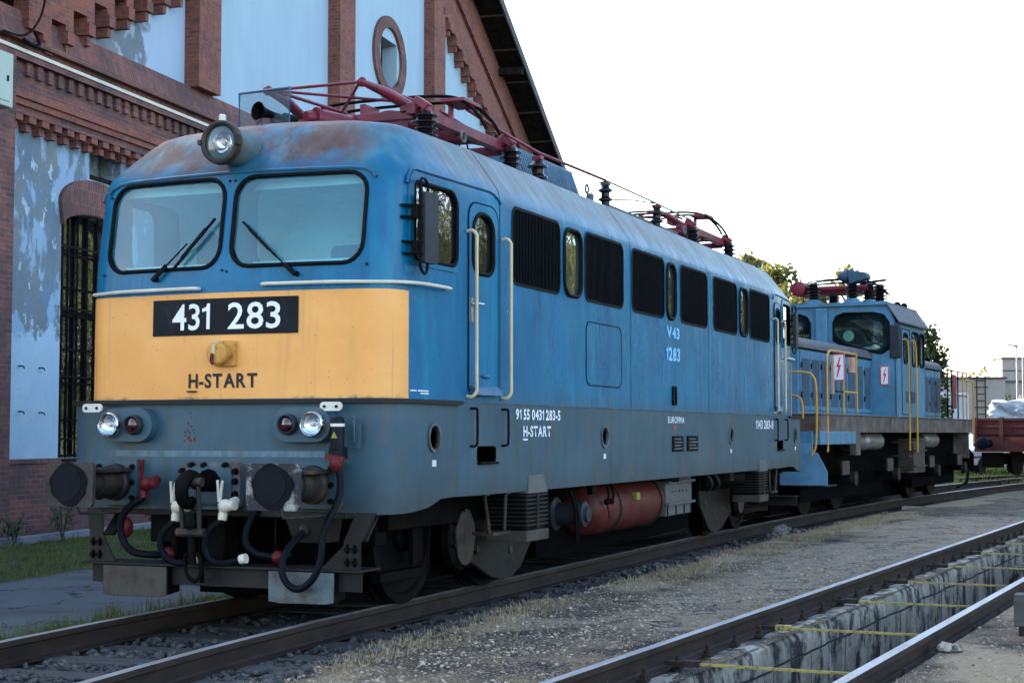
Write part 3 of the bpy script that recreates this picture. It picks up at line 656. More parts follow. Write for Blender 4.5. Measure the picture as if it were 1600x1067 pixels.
# ---- headstock: lamps, buffers, coupling, hoses
def head_end(f, main):
    fd = Vector(f((0, -1, 0))) - Vector(f((0, 0, 0)))
    for s_ in (-1, 1):
        x0, x1 = sorted((s_ * .535, s_ * 1.03)); yb_ = .0
        hs = MB().plate(rrect(x0, x1, 1.325, 1.585, .128, 8), [], lambda u, v, t: f(Vector((u, t, v))), -.075, .10).build('lamp_housing', 'skirt', loco, bevel=.012)
        for nm, cx, r in (('headlight', s_ * .90, .088), ('tail_light', s_ * .685, .066)):
            o = f(Vector((cx, -.07, 1.456))); sg = fd
            rm = MB().lathe([(-.02, r + .012), (.045, r + .012), (.065, r + .006), (.07, r), (.06, r - .008), (.03, r - .01)], o, sg, 24).build(nm, 'chrome' if nm == 'headlight' else 'mirror_grey', hs)
            if nm == 'headlight':
                MB().lathe([(.035, .02), (.037, .035), (.042, .055), (.050, r - .02), (.056, r - .008)], o, sg, 20, caps=False).build('reflector', 'reflector', rm)
                MB().lathe([(.058, r - .007), (.068, r * .75), (.076, r * .4), (.079, .001)], o, sg, 20, caps=False).build('lens', 'lens_glass', rm)
                MB().sphere(o + sg * .045, .018, 8).build('bulb', 'white', rm)
            else:
                MB().lathe([(.04, r - .008), (.058, r * .75), (.07, r * .4), (.074, .001)], o, sg, 20).build('lens', 'red_lens', rm)
        # white lamp-iron tags under the ledge
        tx = s_ * 1.10 if s_ < 0 else 1.03
        m = MB().plate(rrect(tx - .09, tx + .09, 1.555, 1.622, .03), [], lambda u, v, t: f(Vector((u, t, v))), -.072, -.05); m.build('lamp_bracket', 'white_worn', loco, bevel=.004)
        m = MB()
        for q_ in (-.05, .05): m.lathe([(0, .012), (.01, .012)], f(Vector((tx + q_, -.071, 1.588))), fd, 6)
        m.build('bracket_bolt', 'grey_steel', loco)
        # buffer: base plate, bolts, sleeve, plunger, head
        bx = s_ * .875
        bf = MB().plate(rrect(bx - .19, bx + .19, .835, 1.185, .012), [], lambda u, v, t: f(Vector((u, t, v))), -.05, .06)
        bf = bf.build('buffer', 'skirt', loco, bevel=.005)
        MB().lathe([(0, .145), (.06, .14), (.075, .12), (.20, .118), (.30, .112), (.305, .095), (.42, .092), (.56, .09)], f(Vector((bx, -.04, 1.012))), fd, 28).build('sleeve', 'worn_steel', bf)
        hd = MB().plate(rrect(bx - .215, bx + .215, .845, 1.178, .035), [], lambda u, v, t: f(Vector((u, t + .10 * (u - bx) ** 2 + .1 * (v - 1.012) ** 2, v))), -.635, -.60)
        hd = hd.build('buffer_head', 'buffer_plate' if s_ < 0 else 'buffer_white', bf, bevel=.005)
        ol = [(bx + (.165 + .006 * math.sin(3 * a + s_) + .006 * math.sin(9 * a)) * math.cos(a), 1.012 + (.158 + .012 * math.sin(4 * a + 1)) * math.sin(a)) for a in [i * 2 * math.pi / 40 for i in range(40)]]
        MB().plate(ol, [], lambda u, v, t: f(Vector((u, t, v))), -.6395, -.63).build('grease_patch', 'rubber', hd)
        il = [(bx + (.128 + .004 * math.sin(5 * a + 2)) * math.cos(a) - .012, 1.022 + (.126 + .004 * math.sin(3 * a)) * math.sin(a)) for a in [i * 2 * math.pi / 36 for i in range(36)]]
        MB().plate(il, [], lambda u, v, t: f(Vector((u, t, v))), -.6425, -.638).build('worn_disc', 'grease', hd)
        m = MB()
        for dx in (-.155, .155):
            for dz in (-.12, 0, .12): m.lathe([(0, .022), (.028, .020)], f(Vector((bx + dx, -.05, 1.012 + dz))), fd, 6)
        m.build('bolts', 'dark_steel', bf)
        sb = MB().box(*sorted((bx - .10, bx + .16)), *sorted((f((0, -.46, 0))[1], f((0, -.06, 0))[1])), 1.095, 1.125); sb.build('step_plate', 'worn_steel', bf, bevel=.004)
        gx = bx + .02
        MB().tube(smooth([f(Vector(p)) for p in ((gx - .0, -.55, .85), (gx + .02, -.55, .80), (gx + .04, -.50, .79), (gx + .2, -.20, .80), (gx + .215, -.10, .83), (gx + .215, -.05, .88))], 4), .011, 7).build('shunter_handle', 'worn_steel', bf)
    # lower edge beam, dark recess, draw gear
    m = MB().box(-1.15, 1.15, *sorted((f((0, -.045, 0))[1], f((0, .12, 0))[1])), .765, .805); m.build('headstock_flange', 'grey_steel', loco, bevel=.004)
    cp = MB().plate(rrect(-.275, .26, .815, 1.172, .05), [], lambda u, v, t: f(Vector((u, t, v))), -.075, .05)
    cp = cp.build('draw_plate', 'plate_grey' if main else 'grey_steel', loco, bevel=.008)
    MB().plate(rrect(-.215, .20, .85, 1.14, .06), [], lambda u, v, t: f(Vector((u, t, v))), -.095, -.07).build('inner_plate', 'skirt', cp, bevel=.006)
    MB().plate([(-.10, 1.055), (-.06, 1.105), (0, 1.125), (.06, 1.105), (.10, 1.055), (.11, .95), (-.11, .95)], [], lambda u, v, t: f(Vector((u, t, v))), -.099, -.09).build('hook_opening', 'black_void', cp)
    m = MB()
    for x_, z_ in [(sx * .235 - .008, z) for sx in (-1, 1) for z in (.87, .935, 1.03, 1.105)] + [(-.16, 1.15), (-.05, 1.148), (.14, 1.15), (-.16, .84), (.14, .84)]: m.lathe([(0, .026), (.012, .026), (.014, .019), (.04, .017)], f(Vector((x_, -.075, z_))), fd, 8)
    m.build('bolts', 'dark_steel', cp)
    hk = MB().tube([f(Vector(p)) for p in smooth([(0, -.02, 1.01), (0, -.22, 1.02), (-.0, -.33, 1.06), (0, -.41, 1.05), (0, -.45, .98), (0, -.43, .90), (0, -.36, .87), (0, -.30, .90)], 5)], [.06] * 6 + [.062] * 6 + [.055] * 8 + [.05] * 8 + [.045] * 4 + [.035] * 3 + [.03], 12)
    hk = hk.build('draw_hook', 'dark_steel', loco)
    m = MB()
    for dx in (-.075, .075):
        m.tube(smooth([f(Vector(p)) for p in ((dx * .9, -.34, 1.03), (dx, -.34, .90), (dx, -.33, .78), (dx * .95, -.32, .66))], 4), .019, 8)
    m.tube([f(Vector((-.11, -.35, 1.03))), f(Vector((.11, -.35, 1.03)))], .035, 10)
    m.tube([f(Vector((-.12, -.32, .655))), f(Vector((.12, -.32, .655)))], .034, 10)
    m.build('coupling_link', 'worn_steel', hk)
    m = MB(); m.tube([f(Vector((0, -.32, .70))), f(Vector((0, -.30, .42)))], .03, 10); m.lathe([(0, .05), (.05, .055), (.10, .04)], f(Vector((0, -.32, .70))), (0, 0, 1), 12)
    for dx in (-.05, .05): m.tube(smooth([f(Vector(p)) for p in ((dx, -.31, .50), (dx * 1.4, -.29, .44), (dx * 1.2, -.28, .34), (0, -.27, .285), )], 4), .016, 7)
    m.bar(f(Vector((.04, -.28, .62))), f(Vector((.05, -.24, .28))), .03, .02); m.build('coupling_screw', 'dark_steel', hk)
    # buffer-beam shelf, brackets, rail guards
    y0, y1 = sorted((f((0, -.23, 0))[1], f((0, .10, 0))[1]))
    MB().box(-1.06, 1.36, y0, y1, .392, .408).build('shelf', 'grey_steel', loco, bevel=.003)
    MB().box(-1.0, 1.34, *sorted((f((0, -.16, 0))[1], f((0, -.14, 0))[1])), .25, .392).build('shelf_web', 'grey_steel', loco)
    for s_, x0, x1 in ((-1, -1.03, -.91), (1, 1.19, 1.33)):
        m = MB().plate([(x0, .40), (x1 + (.12 if s_ < 0 else 0), .40), (x1, .62), (x1 + (-.01 if s_ < 0 else .12), .80), (x0 - .03, .80), (x0, .60)] if s_ < 0 else [(x0 - .19, .40), (x1, .40), (x1, .60), (x1 + .13, .82), (x1 - .04, .82), (x0, .60), (x0, .58)], [], lambda u, v, t: f(Vector((u, t, v))), -.16, -.145)
        br = m.build('bracket', 'grey_steel', loco, bevel=.003)
        mm = MB(); ss = MB()
        for dx in (.035, .095):
            for z in (.46, .555):
                ss.plate(rrect(x0 + dx - .012, x0 + dx + .012, z - .035, z + .035, .012, 3), [], lambda u, v, t: f(Vector((u, t, v))), -.163, -.158)
                mm.lathe([(0, .02), (.03, .017)], f(Vector((x0 + dx, -.16, z))), fd, 6)
        ss.build('bracket_slots', 'black_void', br); mm.build('bolts', 'dark_steel', br)
        m = MB().bar(f(Vector((x0 + .06, .0, .60))), f(Vector((x0 + .06, .35, .95))), .10, .02); m.build('stay', 'grey_steel', loco)
    for x0, x1, mt in ((-.848, -.275, 'plate_rusty'), (.612, 1.15, 'plate_grey')):
        MB().plate([(x0, .385), (x0, .165), (x0 + .1, .155), (x1 - .06, .160), (x1, .172), (x1, .385)], [], lambda u, v, t: f(Vector((u, t, v))), -.235, -.215).build('rail_guard', mt, loco, bevel=.004)
        MB().plate([(0, .385), (0, .175), (.16, .19), (.16, .385)], [], lambda u, v, t: f(Vector((x1 + t, u - .22, v))), -.012, .004).build('rail_guard_side', 'dark_steel', loco)
    # hoses with cocks
    def hose(pts, r, mt='hose', nm='air_hose'): return MB().tube(smooth([f(Vector(p)) for p in pts], 6), r, 10).build(nm, mt, loco)
    def cock(p, mt, sgn):
        p = Vector(p); m = MB()
        m.lathe([(0, .032), (.05, .036), (.06, .03), (.08, .04), (.12, .044)], f(p), Vector(f(p + Vector((.0, .02, .08)))) - Vector(f(p)), 12)
        c = p + Vector((sgn * .03, .0, .11)); m.sphere(f(c), .055, 12, (1.15, .9, .9)); m.lathe([(0, .038), (.07, .040), (.075, .03)], f(c + Vector((sgn * .02, 0, 0))), Vector(f(c + Vector((sgn, -.2, .1)))) - Vector(f(c)), 12)
        m.tube([f(c), f(c + Vector((0, .14, .03)))], .035, 10)
        m.tube([f(c + Vector((-sgn * .05, -.01, .03))), f(c + Vector((-sgn * .06, -.02, .19)))], [.014, .010], 8); m.tube([f(c + Vector((-sgn * .045, -.01, .03))), f(c + Vector((-sgn * .01, -.03, .185)))], [.014, .010], 8)
        m.build('hose_cock', mt, loco)
    hose([(-.53, -.18, .90), (-.62, -.22, .835), (-.69, -.23, .73), (-.69, -.22, .60), (-.60, -.2, .49), (-.43, -.14, .467), (-.40, -.0, .47)], .028)
    cock((-.53, -.18, .895), 'red_cock', 1)
    hose([(-.195, -.25, .73), (-.27, -.28, .655), (-.298, -.28, .55), (-.25, -.26, .455), (-.148, -.23, .42), (-.03, -.20, .449)], .026)
    cock((-.19, -.25, .73), 'cream_white', 1)
    MB().lathe([(0, .036), (.05, .038)], f(Vector((-.05, -.20, .447))), Vector((1, 0, .2)), 10).build('hose_clamp', 'white_worn', loco)
    hose([(.215, -.25, .745), (.125, -.28, .665), (.098, -.28, .54), (.143, -.26, .448), (.243, -.22, .43), (.36, -.18, .461)], .026)
    cock((.222, -.25, .745), 'cream_white', 1)
    MB().lathe([(0, .036), (.05, .038)], f(Vector((.34, -.18, .457))), Vector((1, 0, .2)), 10).build('hose_clamp', 'white_worn', loco)
    hose([(.41, -.05, .83), (.365, -.12, .71), (.362, -.14, .58), (.44, -.12, .50), (.58, -.08, .475), (.66, .0, .49)], .027)
    MB().sphere(f(Vector((.60, -.08, .475))), .05, 10).build('hose_end', 'red_cock', loco)
    MB().sphere(f(Vector((-.40, -.02, .47))), .055, 10).build('hose_end', 'red_cock', loco)
    hose([(1.12, -.10, 1.13), (1.14, -.12, 1.0), (1.145, -.18, .88), (1.10, -.29, .68), (1.09, -.31, .50), (1.04, -.32, .36), (.93, -.32, .275), (.83, -.32, .30), (.77, -.31, .40), (.765, -.24, .53), (.80, -.03, .675)], .026, nm='power_cable')
    MB().hexa([f(Vector(p)) for p in ((.70, -.02, .58), (.96, -.02, .58), (.70, .2, .58), (.96, .2, .58), (.645, -.06, .765), (.995, -.06, .765), (.645, .2, .765), (.995, .2, .765))]).build('cable_socket', 'grey_steel', loco, bevel=.006)
    MB().lathe([(0, .045), (.03, .045), (.04, .03)], f(Vector((.80, -.025, .675))), fd, 12).build('socket_ring', 'grey_steel', loco)
    # cable plug holster
    ph = MB(); ph.lathe([(0, .05), (.20, .052), (.23, .045), (.24, .03)], f(Vector((1.10, -.09, 1.27))), (0, 0, 1), 16); ph.box(1.045, 1.155, *sorted((f((0, -.13, 0))[1], f((0, -.03, 0))[1])), 1.20, 1.29)
    ph = ph.build('cable_plug', 'black_plate', loco, bevel=.006)
    MB().lathe([(0, .0535), (.022, .0535)], f(Vector((1.10, -.09, 1.44))), (0, 0, 1), 16).build('band', 'white_worn', ph)
    MB().plate([(1.075, 1.355), (1.125, 1.355), (1.10, 1.405)], [], lambda u, v, t: f(Vector((u, t, v))), -.146, -.140).build('warning_triangle', 'copper_rod', ph)
    m = MB(); m.sphere(f(Vector((1.10, -.10, 1.17))), .055, 12, (1, .9, 1.3)); m.bar(f(Vector((1.02, -.12, 1.22))), f(Vector((1.17, -.12, 1.20))), .03, .04); m.build('plug_lever', 'red_cock', ph)
    m = MB(); m.box(1.19, 1.22, *sorted((f((0, .02, 0))[1], f((0, .06, 0))[1])), 1.28, 1.46); m.tube([f(Vector(p)) for p in ((1.20, -.02, 1.33), (1.21, -.04, 1.42), (1.20, -.03, 1.50))], .007, 6); m.sphere(f(Vector((1.195, -.03, 1.51))), .016, 8); m.build('plug_hanger', 'skirt', loco)
    # black sheet added to block light, then brake gear behind the shelf
    m = MB(); m.box(-.9, .9, *sorted((f((0, .62, 0))[1], f((0, .66, 0))[1])), .30, .80); m.build('light_block_sheet', 'black_void', loco)
    m = MB(); m.box(-.62, -.38, *sorted((f((0, .05, 0))[1], f((0, .4, 0))[1])), .55, .78); m.tube([f(Vector((-.36, .0, .76))), f(Vector((-.36, .0, .45)))], .03, 8); m.tube([f(Vector((.52, .02, .76))), f(Vector((.52, .02, .45)))], .012, 6)
    m.box(-.14, .02, *sorted((f((0, .1, 0))[1], f((0, .3, 0))[1])), .42, .78); m.build('brake_gear', 'dark_steel', loco, bevel=.01)
    m = MB(); m.sphere(f(Vector((-.80, -.03, .66))), .07, 10, (1, .8, 1.2)); m.tube([f(Vector((-.80, -.03, .62))), f(Vector((-.80, -.05, .50)))], .025, 8); m.build('drain_cock', 'red_cock', loco)
head_end(lambda p: Vector(p), True)
head_end(lambda p: Vector((-p[0], LL - p[1], p[2])), False)
# faded paint band low on the headstock, red paint spots, socket on the panel
zz, ro = wrap(1.212, 1.258, .002, .10, lambda z: 1.7, w=1.506, yf=0.0, c=.09, n_z=1, tp=False)
ro = [[p for p in q if -1.06 < p[0] < .93] for q in ro]; t = NT('faded_band'); t.setc(t.mix(t.ramp(t.noise(9, 5, (1, 1, .3)), .35, .65), (.035, .08, .11), (.09, .17, .21))); t.setr(.5); M['faded_band'] = t.m
strip_solid(zz, ro).build('faded_band', 'faded_band', loco, angle=None)
m = MB(); rnd = random.Random(3)
for i in range(26):
    x, z, s_ = -.24 + rnd.gauss(0, .025), 1.385 + rnd.gauss(0, .05), rnd.uniform(.003, .011); m.add([KP(x - s_, z, .002), KP(x + s_ * .3, z - s_ * 1.3, .002), KP(x + s_, z + s_ * .4, .002), KP(x, z + s_ * 1.2, .002)], [(0, 1, 2, 3)])
m.build('paint_spots', 'red_cock', loco, angle=None, recalc=False)
so_ = MB().plate(rrect(-.06, .135, 1.905, 2.10, .012), [], lambda u, v, t: Vector((u, t, v)), .035, .09).build('socket', 'orange_socket', loco, bevel=.006)
m = MB().lathe([(0, .085), (.05, .088), (.065, .088), (.075, .075), (.078, .0)], (.015, .036, 2.0), (0, -1, 0), 24); m.build('socket_cap', 'orange_socket', so_)
m = MB().box(-.012, .012, -.055, -.035, 1.99, 2.07); m.box(-.02, .03, -.02, .03, 2.085, 2.105); m.build('cap_hinge', 'cream', so_); MB().tube(smooth([(-.005, -.05, 2.0), (-.012, -.055, 1.96), (-.005, -.05, 1.915)], 4), .013, 8).build('cap_latch', 'red_cock', so_)

# ---- big headlamp on the roof front
LO = Vector((0, .035, 3.635)); LD = Vector((0, -1, .02)).normalized()
hl = MB().lathe([(-1.15, .02), (-.95, .10), (-.65, .145), (-.30, .15), (-.06, .152), (-.05, .163), (.0, .163), (.012, .155)], LO, LD, 32, caps=False).build('roof_headlamp', 'roof_green', loco)
MB().lathe([(-.035, .152), (-.03, .172), (.01, .174), (.035, .168), (.04, .15), (.03, .132), (.0, .126)], LO, LD, 32, caps=False).build('rim', 'worn_steel', hl)
MB().lathe([(-.012, .078), (-.004, .10), (.006, .118), (.014, .132)], LO, LD, 28, caps=False).build('lamp_dish', 'glass_teal', hl)
MB().lathe([(-.045, .02), (-.043, .035), (-.034, .055), (-.016, .074), (-.008, .080)], LO, LD, 28, caps=False).build('reflector', 'reflector', hl)
MB().lathe([(-.010, .074), (-.002, .082), (-.006, .088), (-.012, .088)], LO, LD, 28, caps=False).build('inner_ring', 'chrome', hl)
MB().sphere(LO + LD * -.02, .018, 10).build('bulb', 'white', hl)
MB().lathe([(.018, .133), (.03, .10), (.037, .05), (.039, .001)], LO, LD, 28, caps=False).build('lens', 'lens_glass', hl)
m = MB(); m.box(.15, .185, -.03, .02, 3.60, 3.68); m.box(-.185, -.16, -.02, .02, 3.62, 3.66); m.build('clasp', 'worn_steel', hl, bevel=.004)
m = MB().lathe([(0, .028), (.05, .028), (.06, .02)], (-.01, .06, 3.80), (0, 0, 1), 12); m.build('cap', 'white_worn', hl)

# ---- roof equipment
def roofz(x):
    T = [(1.21, 3.83), (1.10, 3.87), (.93, 3.91), (.68, 3.95), (.40, 3.98), (0, 3.98)]
    return float(np.interp(abs(x), [t[0] for t in reversed(T)], [t[1] for t in reversed(T)]))
def insulator(par, x, y, z0, h=.22, r=.10, mt='brown_insulator', n=4, post=True, name='insulator'):
    pr = [(0, r * .62), (.02, r * .62)]
    for i in range(n):
        a = .02 + (h - .03) * i / n; d = (h - .03) / n
        pr += [(a + d * .15, r * .55), (a + d * .35, r * .60), (a + d * .45, r), (a + d * .6, r * .97), (a + d * .85, r * .6)]
    pr += [(h, r * .5)]
    o = MB().lathe(pr, (x, y, z0), (0, 0, 1), 20).build(name, mt, par)
    return o
def pantograph(y0, y1, yh, low):
    """low folded double-arm collector on four insulators; y0..y1 base, head across yh"""
    pg = MB()
    for s_ in (-1, 1):
        pg.bar((s_ * .72, y0 - .1, 4.20), (s_ * .72, y1 + .1, 4.20), .085, .10)
        for y in (y0, y1):
            pg.bar((s_ * .82, y, 4.245), (s_ * .60, y, 4.205), .12, .055); pg.lathe([(0, .055), (.05, .05), (.06, .03)], (s_ * .82, y, 4.175), (0, 0, 1), 14)
            pg.bar((s_ * .86, y - .02, 4.21), (s_ * .74, y - .02, 4.29), .10, .07)
    for y in (y0, y1, (y0 + y1) / 2): pg.bar((-.72, y, 4.16), (.72, y, 4.16), .07, .08)
    pg.tube([(-.70, yh - .35, 4.20), (.70, yh - .35, 4.20)], .062, 14); pg.tube([(-.70, yh + .35, 4.20), (.70, yh + .35, 4.20)], .062, 14)
    pg = pg.build('pantograph', 'red_paint', loco, bevel=.008)
    for s_ in (-1, 1):
        for y in (y0, y1): insulator(pg, s_ * .82, y, roofz(.82) - .01, 4.18 - roofz(.82) + .01, .112)
    kn = ((y0 - .50, yh - .35, -1), (y1 + .55, yh + .35, 1))
    for ky, sh, sg in kn:
        kz = 4.37 if sg < 0 else 4.31
        for s_ in (-1, 1):
            ar = MB(); ar.tube([(s_ * .46, ky, kz), (s_ * .50, ky + (sh - ky) * .35, kz - .02), (s_ * .62, sh, 4.22)], [.028, .046, .055], 12)
            ar.sphere((s_ * .46, ky, kz), .045, 10)
            ar.build('lower_arm', 'red_paint', pg)
        up = MB(); hz = 4.47
        for s_ in (-1, 1):
            up.tube([(s_ * .44, ky, kz + .01), (s_ * .44, yh + sg * .12, hz - .04)], .017, 8)
        up.tube([(-.46, ky, kz), (.46, ky, kz)], .014, 8); up.tube([(.44, ky, kz), (-.42, yh + sg * .25, hz - .06)], .014, 8); up.tube([(-.44, ky, kz), (.42, yh + sg * .9, 4.33)], .013, 8)
        up.build('upper_arm', 'red_paint', pg)
    hd = MB()
    for dy in (-.16, .16): hd.tube(smooth([(-1.03, yh + dy, 4.17), (-.95, yh + dy, 4.30), (-.80, yh + dy, 4.44), (-.62, yh + dy, 4.50), (-.3, yh + dy, 4.52), (.3, yh + dy, 4.52), (.62, yh + dy, 4.50), (.80, yh + dy, 4.44), (.95, yh + dy, 4.30), (1.03, yh + dy, 4.17)], 5), .016, 8)
    hd = hd.build('collector_head', 'dark_steel', pg)
    m = MB()
    for s_ in (-1, 1): m.box(s_ * .70 - .12, s_ * .70 + .12, yh - .20, yh + .20, 4.44, 4.475); m.bar((s_ * .60, yh, 4.24), (s_ * .60, yh, 4.46), .05, .04)
    for x in (-.25, .25): m.box(x - .03, x + .03, yh - .15, yh + .15, 4.36, 4.50)
    m.build('head_carrier', 'red_paint', hd, bevel=.006)
    # drive: cylinder, bellows spring and cover
    cy = y0 - .35 if low else y1 + .35; sg = 1 if low else -1
    m = MB().lathe([(0, .095), (.03, .10), (.035, .082), (.42, .080), (.45, .06)], (-.08, cy, 4.13), (.5, sg * .85, -.05), 20); m.lathe([(-.09, .05), (0, .055)], (-.08, cy, 4.13), (.5, sg * .85, 0), 12); m.build('drive_cylinder', 'red_paint', pg)
    m = MB(); a = Vector((.02, cy + sg * .30, 4.14))
    pts = [a + Vector((.25 * i / 80, sg * .28 * i / 80, .0)) + Vector((.055 * math.cos(i * .62) * -.7, .0 + .03 * math.cos(i * .62), .055 * math.sin(i * .62))) for i in range(80)]
    m.tube(pts, .012, 6); m.build('lifting_spring', 'dark_steel', pg)
    m = MB().plate([(-.21, 0)] + [(.21 * math.cos(R(a_)) * -1, .08 + .13 * math.sin(R(a_))) for a_ in range(0, 181, 20)] + [(.21, 0)], [], lambda u, v, t: Vector((.22 + u, yh - sg * .55 + sg * t, 4.12 + v)), 0, .55); m.build('drive_cover', 'red_paint', pg, bevel=.01)
    return pg
pantograph(1.98, 3.93, 3.0, True); pantograph(LL - 3.93, LL - 1.98, LL - 3.0, False)
for s_ in (1,):
    for y, h_ in ((4.62, .26), (6.75, .24), (8.75, .24)):
        z0 = roofz(.85) + (.06 if y > 6 else -.01); i_ = insulator(loco, .84, y, z0, h_, .105 if y < 5 else .085, n=2, name='bus_bar_insulator')
        MB().box(.79, .89, y - .05, y + .05, z0 + h_, z0 + h_ + .045).build('clamp', 'red_paint' if y < 5 or y > 8 else 'box_grey', i_, bevel=.006)
P_ = [(.72, 3.1, 4.42), (.80, 3.9, 4.31), (.84, 4.62, 4.255), (.84, 6.75, 4.285), (.84, 8.75, 4.285), (.80, 10.2, 4.29), (.6, 11.2, 4.40)]
MB().tube(P_[:4], .017, 8).build('bus_bar', 'red_paint', loco); MB().tube(P_[3:], .012, 8).build('bus_bar', 'copper_rod', loco); MB().tube([(.5, 7.6, 4.20), (.7, 8.2, 4.26), (.84, 8.7, 4.28)], .009, 6).build('bus_bar', 'copper_rod', loco)
m = MB().box(.46, .60, 7.05, 7.16, 4.04, 4.09); m.lathe([(0, .045), (.10, .05), (.12, .03)], (.53, 7.1, 4.08), (0, 0, 1), 10); m.build('lightning_arrester', 'plate_grey', loco, bevel=.005)
# sloping-sided cooling-air hood and the long low box
for (xa, xb, ya, yb, z0, z1, ins, nm, mt) in ((-.75, .52, 5.05, 6.98, 3.96, 4.43, .13, 'air_hood', 'roof_blue'),):
    hd = MB().hexa([(xa, ya, z0), (xb, ya, z0), (xa, yb, z0), (xb, yb, z0), (xa + ins, ya + .05, z1), (xb - ins, ya + .05, z1), (xa + ins, yb - .12, z1), (xb - ins, yb - .12, z1)]).build(nm, mt, loco, bevel=.008)
    m = MB(); k = 30
    for i in range(k):
        t0 = (i + .2) / k; y = ya + .08 + (yb - ya - .2) * t0; y2 = ya + .12 + (yb - ya - .26) * t0
        m.bar((xb + .006, y, z0 + .02), (xb - ins + .006, y2, z1 - .03), .028, .012, (1, 0, 0))
    m.build('ribs', mt, hd, angle=None)
MB().box(-.78, .74, 7.12, 10.05, 3.94, 4.075).build('roof_box', 'roof_green', loco, bevel=.01)
for y in (2.10, 5.3, 9.0, 12.2):
    t_ = []
    MB().tube([(1.13, y + .045 * math.cos(a), 3.93 + .045 * math.sin(a) + .03) for a in [i * math.pi / 8 for i in range(16)]], .012, 6, closed=True).build('lifting_eye', 'plate_grey', loco)
for xs in (.9,): MB().tube(smooth([(1.0, 2.3, 3.92), (1.0, 2.35, 3.98), (1.0, 2.45, 3.98), (1.0, 2.5, 3.91)], 4), .008, 6).build('cable_loop', 'rubber', loco)
# horn behind its mesh screen
hn = MB().lathe([(0, .080), (.03, .062), (.08, .042), (.16, .030), (.30, .026)], (-.24, .95, 4.075), (.30, 1, -.06), 20, caps=False); hn.lathe([(.30, .026), (.30, .05), (.42, .05)], (-.24, .95, 4.075), (.30, 1, -.06), 12)
hn.bar((-.15, 1.28, 3.9), (-.15, 1.28, 4.08), .05, .04); hn.build('horn', 'dark_steel', loco)
t = NT('mesh_screen'); n_ = t.n; out = n_['Material Output']; tr = t.new('ShaderNodeBsdfTransparent'); mx = t.new('ShaderNodeMixShader')
sx = t.math('PINGPONG', t.math('MULTIPLY', t.axis(0), 95.0), .5); sz = t.math('PINGPONG', t.math('MULTIPLY', t.axis(2), 95.0), .5)
t.l.new(t.math('LESS_THAN', t.math('MINIMUM', sx, sz), .12), mx.inputs[0]); t.l.new(tr.outputs[0], mx.inputs[1]); t.l.new(t.b.outputs[0], mx.inputs[2]); t.l.new(mx.outputs[0], out.inputs[0]); t.setc((.06, .11, .14)); M['mesh_screen'] = t.m
sc_ = MB().tube([(-.51, 1.1, 3.93), (-.51, 1.1, 4.27), (-.02, 1.1, 4.285), (-.02, 1.1, 3.93)], .014, 6, closed=True).build('horn_screen', 'blue_trim', loco)
MB().add([(-.51, 1.1, 3.93), (-.02, 1.1, 3.93), (-.02, 1.1, 4.285), (-.51, 1.1, 4.27)], [(0, 1, 2, 3)]).build('wire_mesh', 'mesh_screen', sc_, angle=None)
m = MB().bar((-.35, 1.3, 3.95), (-.1, 1.3, 3.95), .2, .1); m.build('horn_base', 'red_paint', loco)

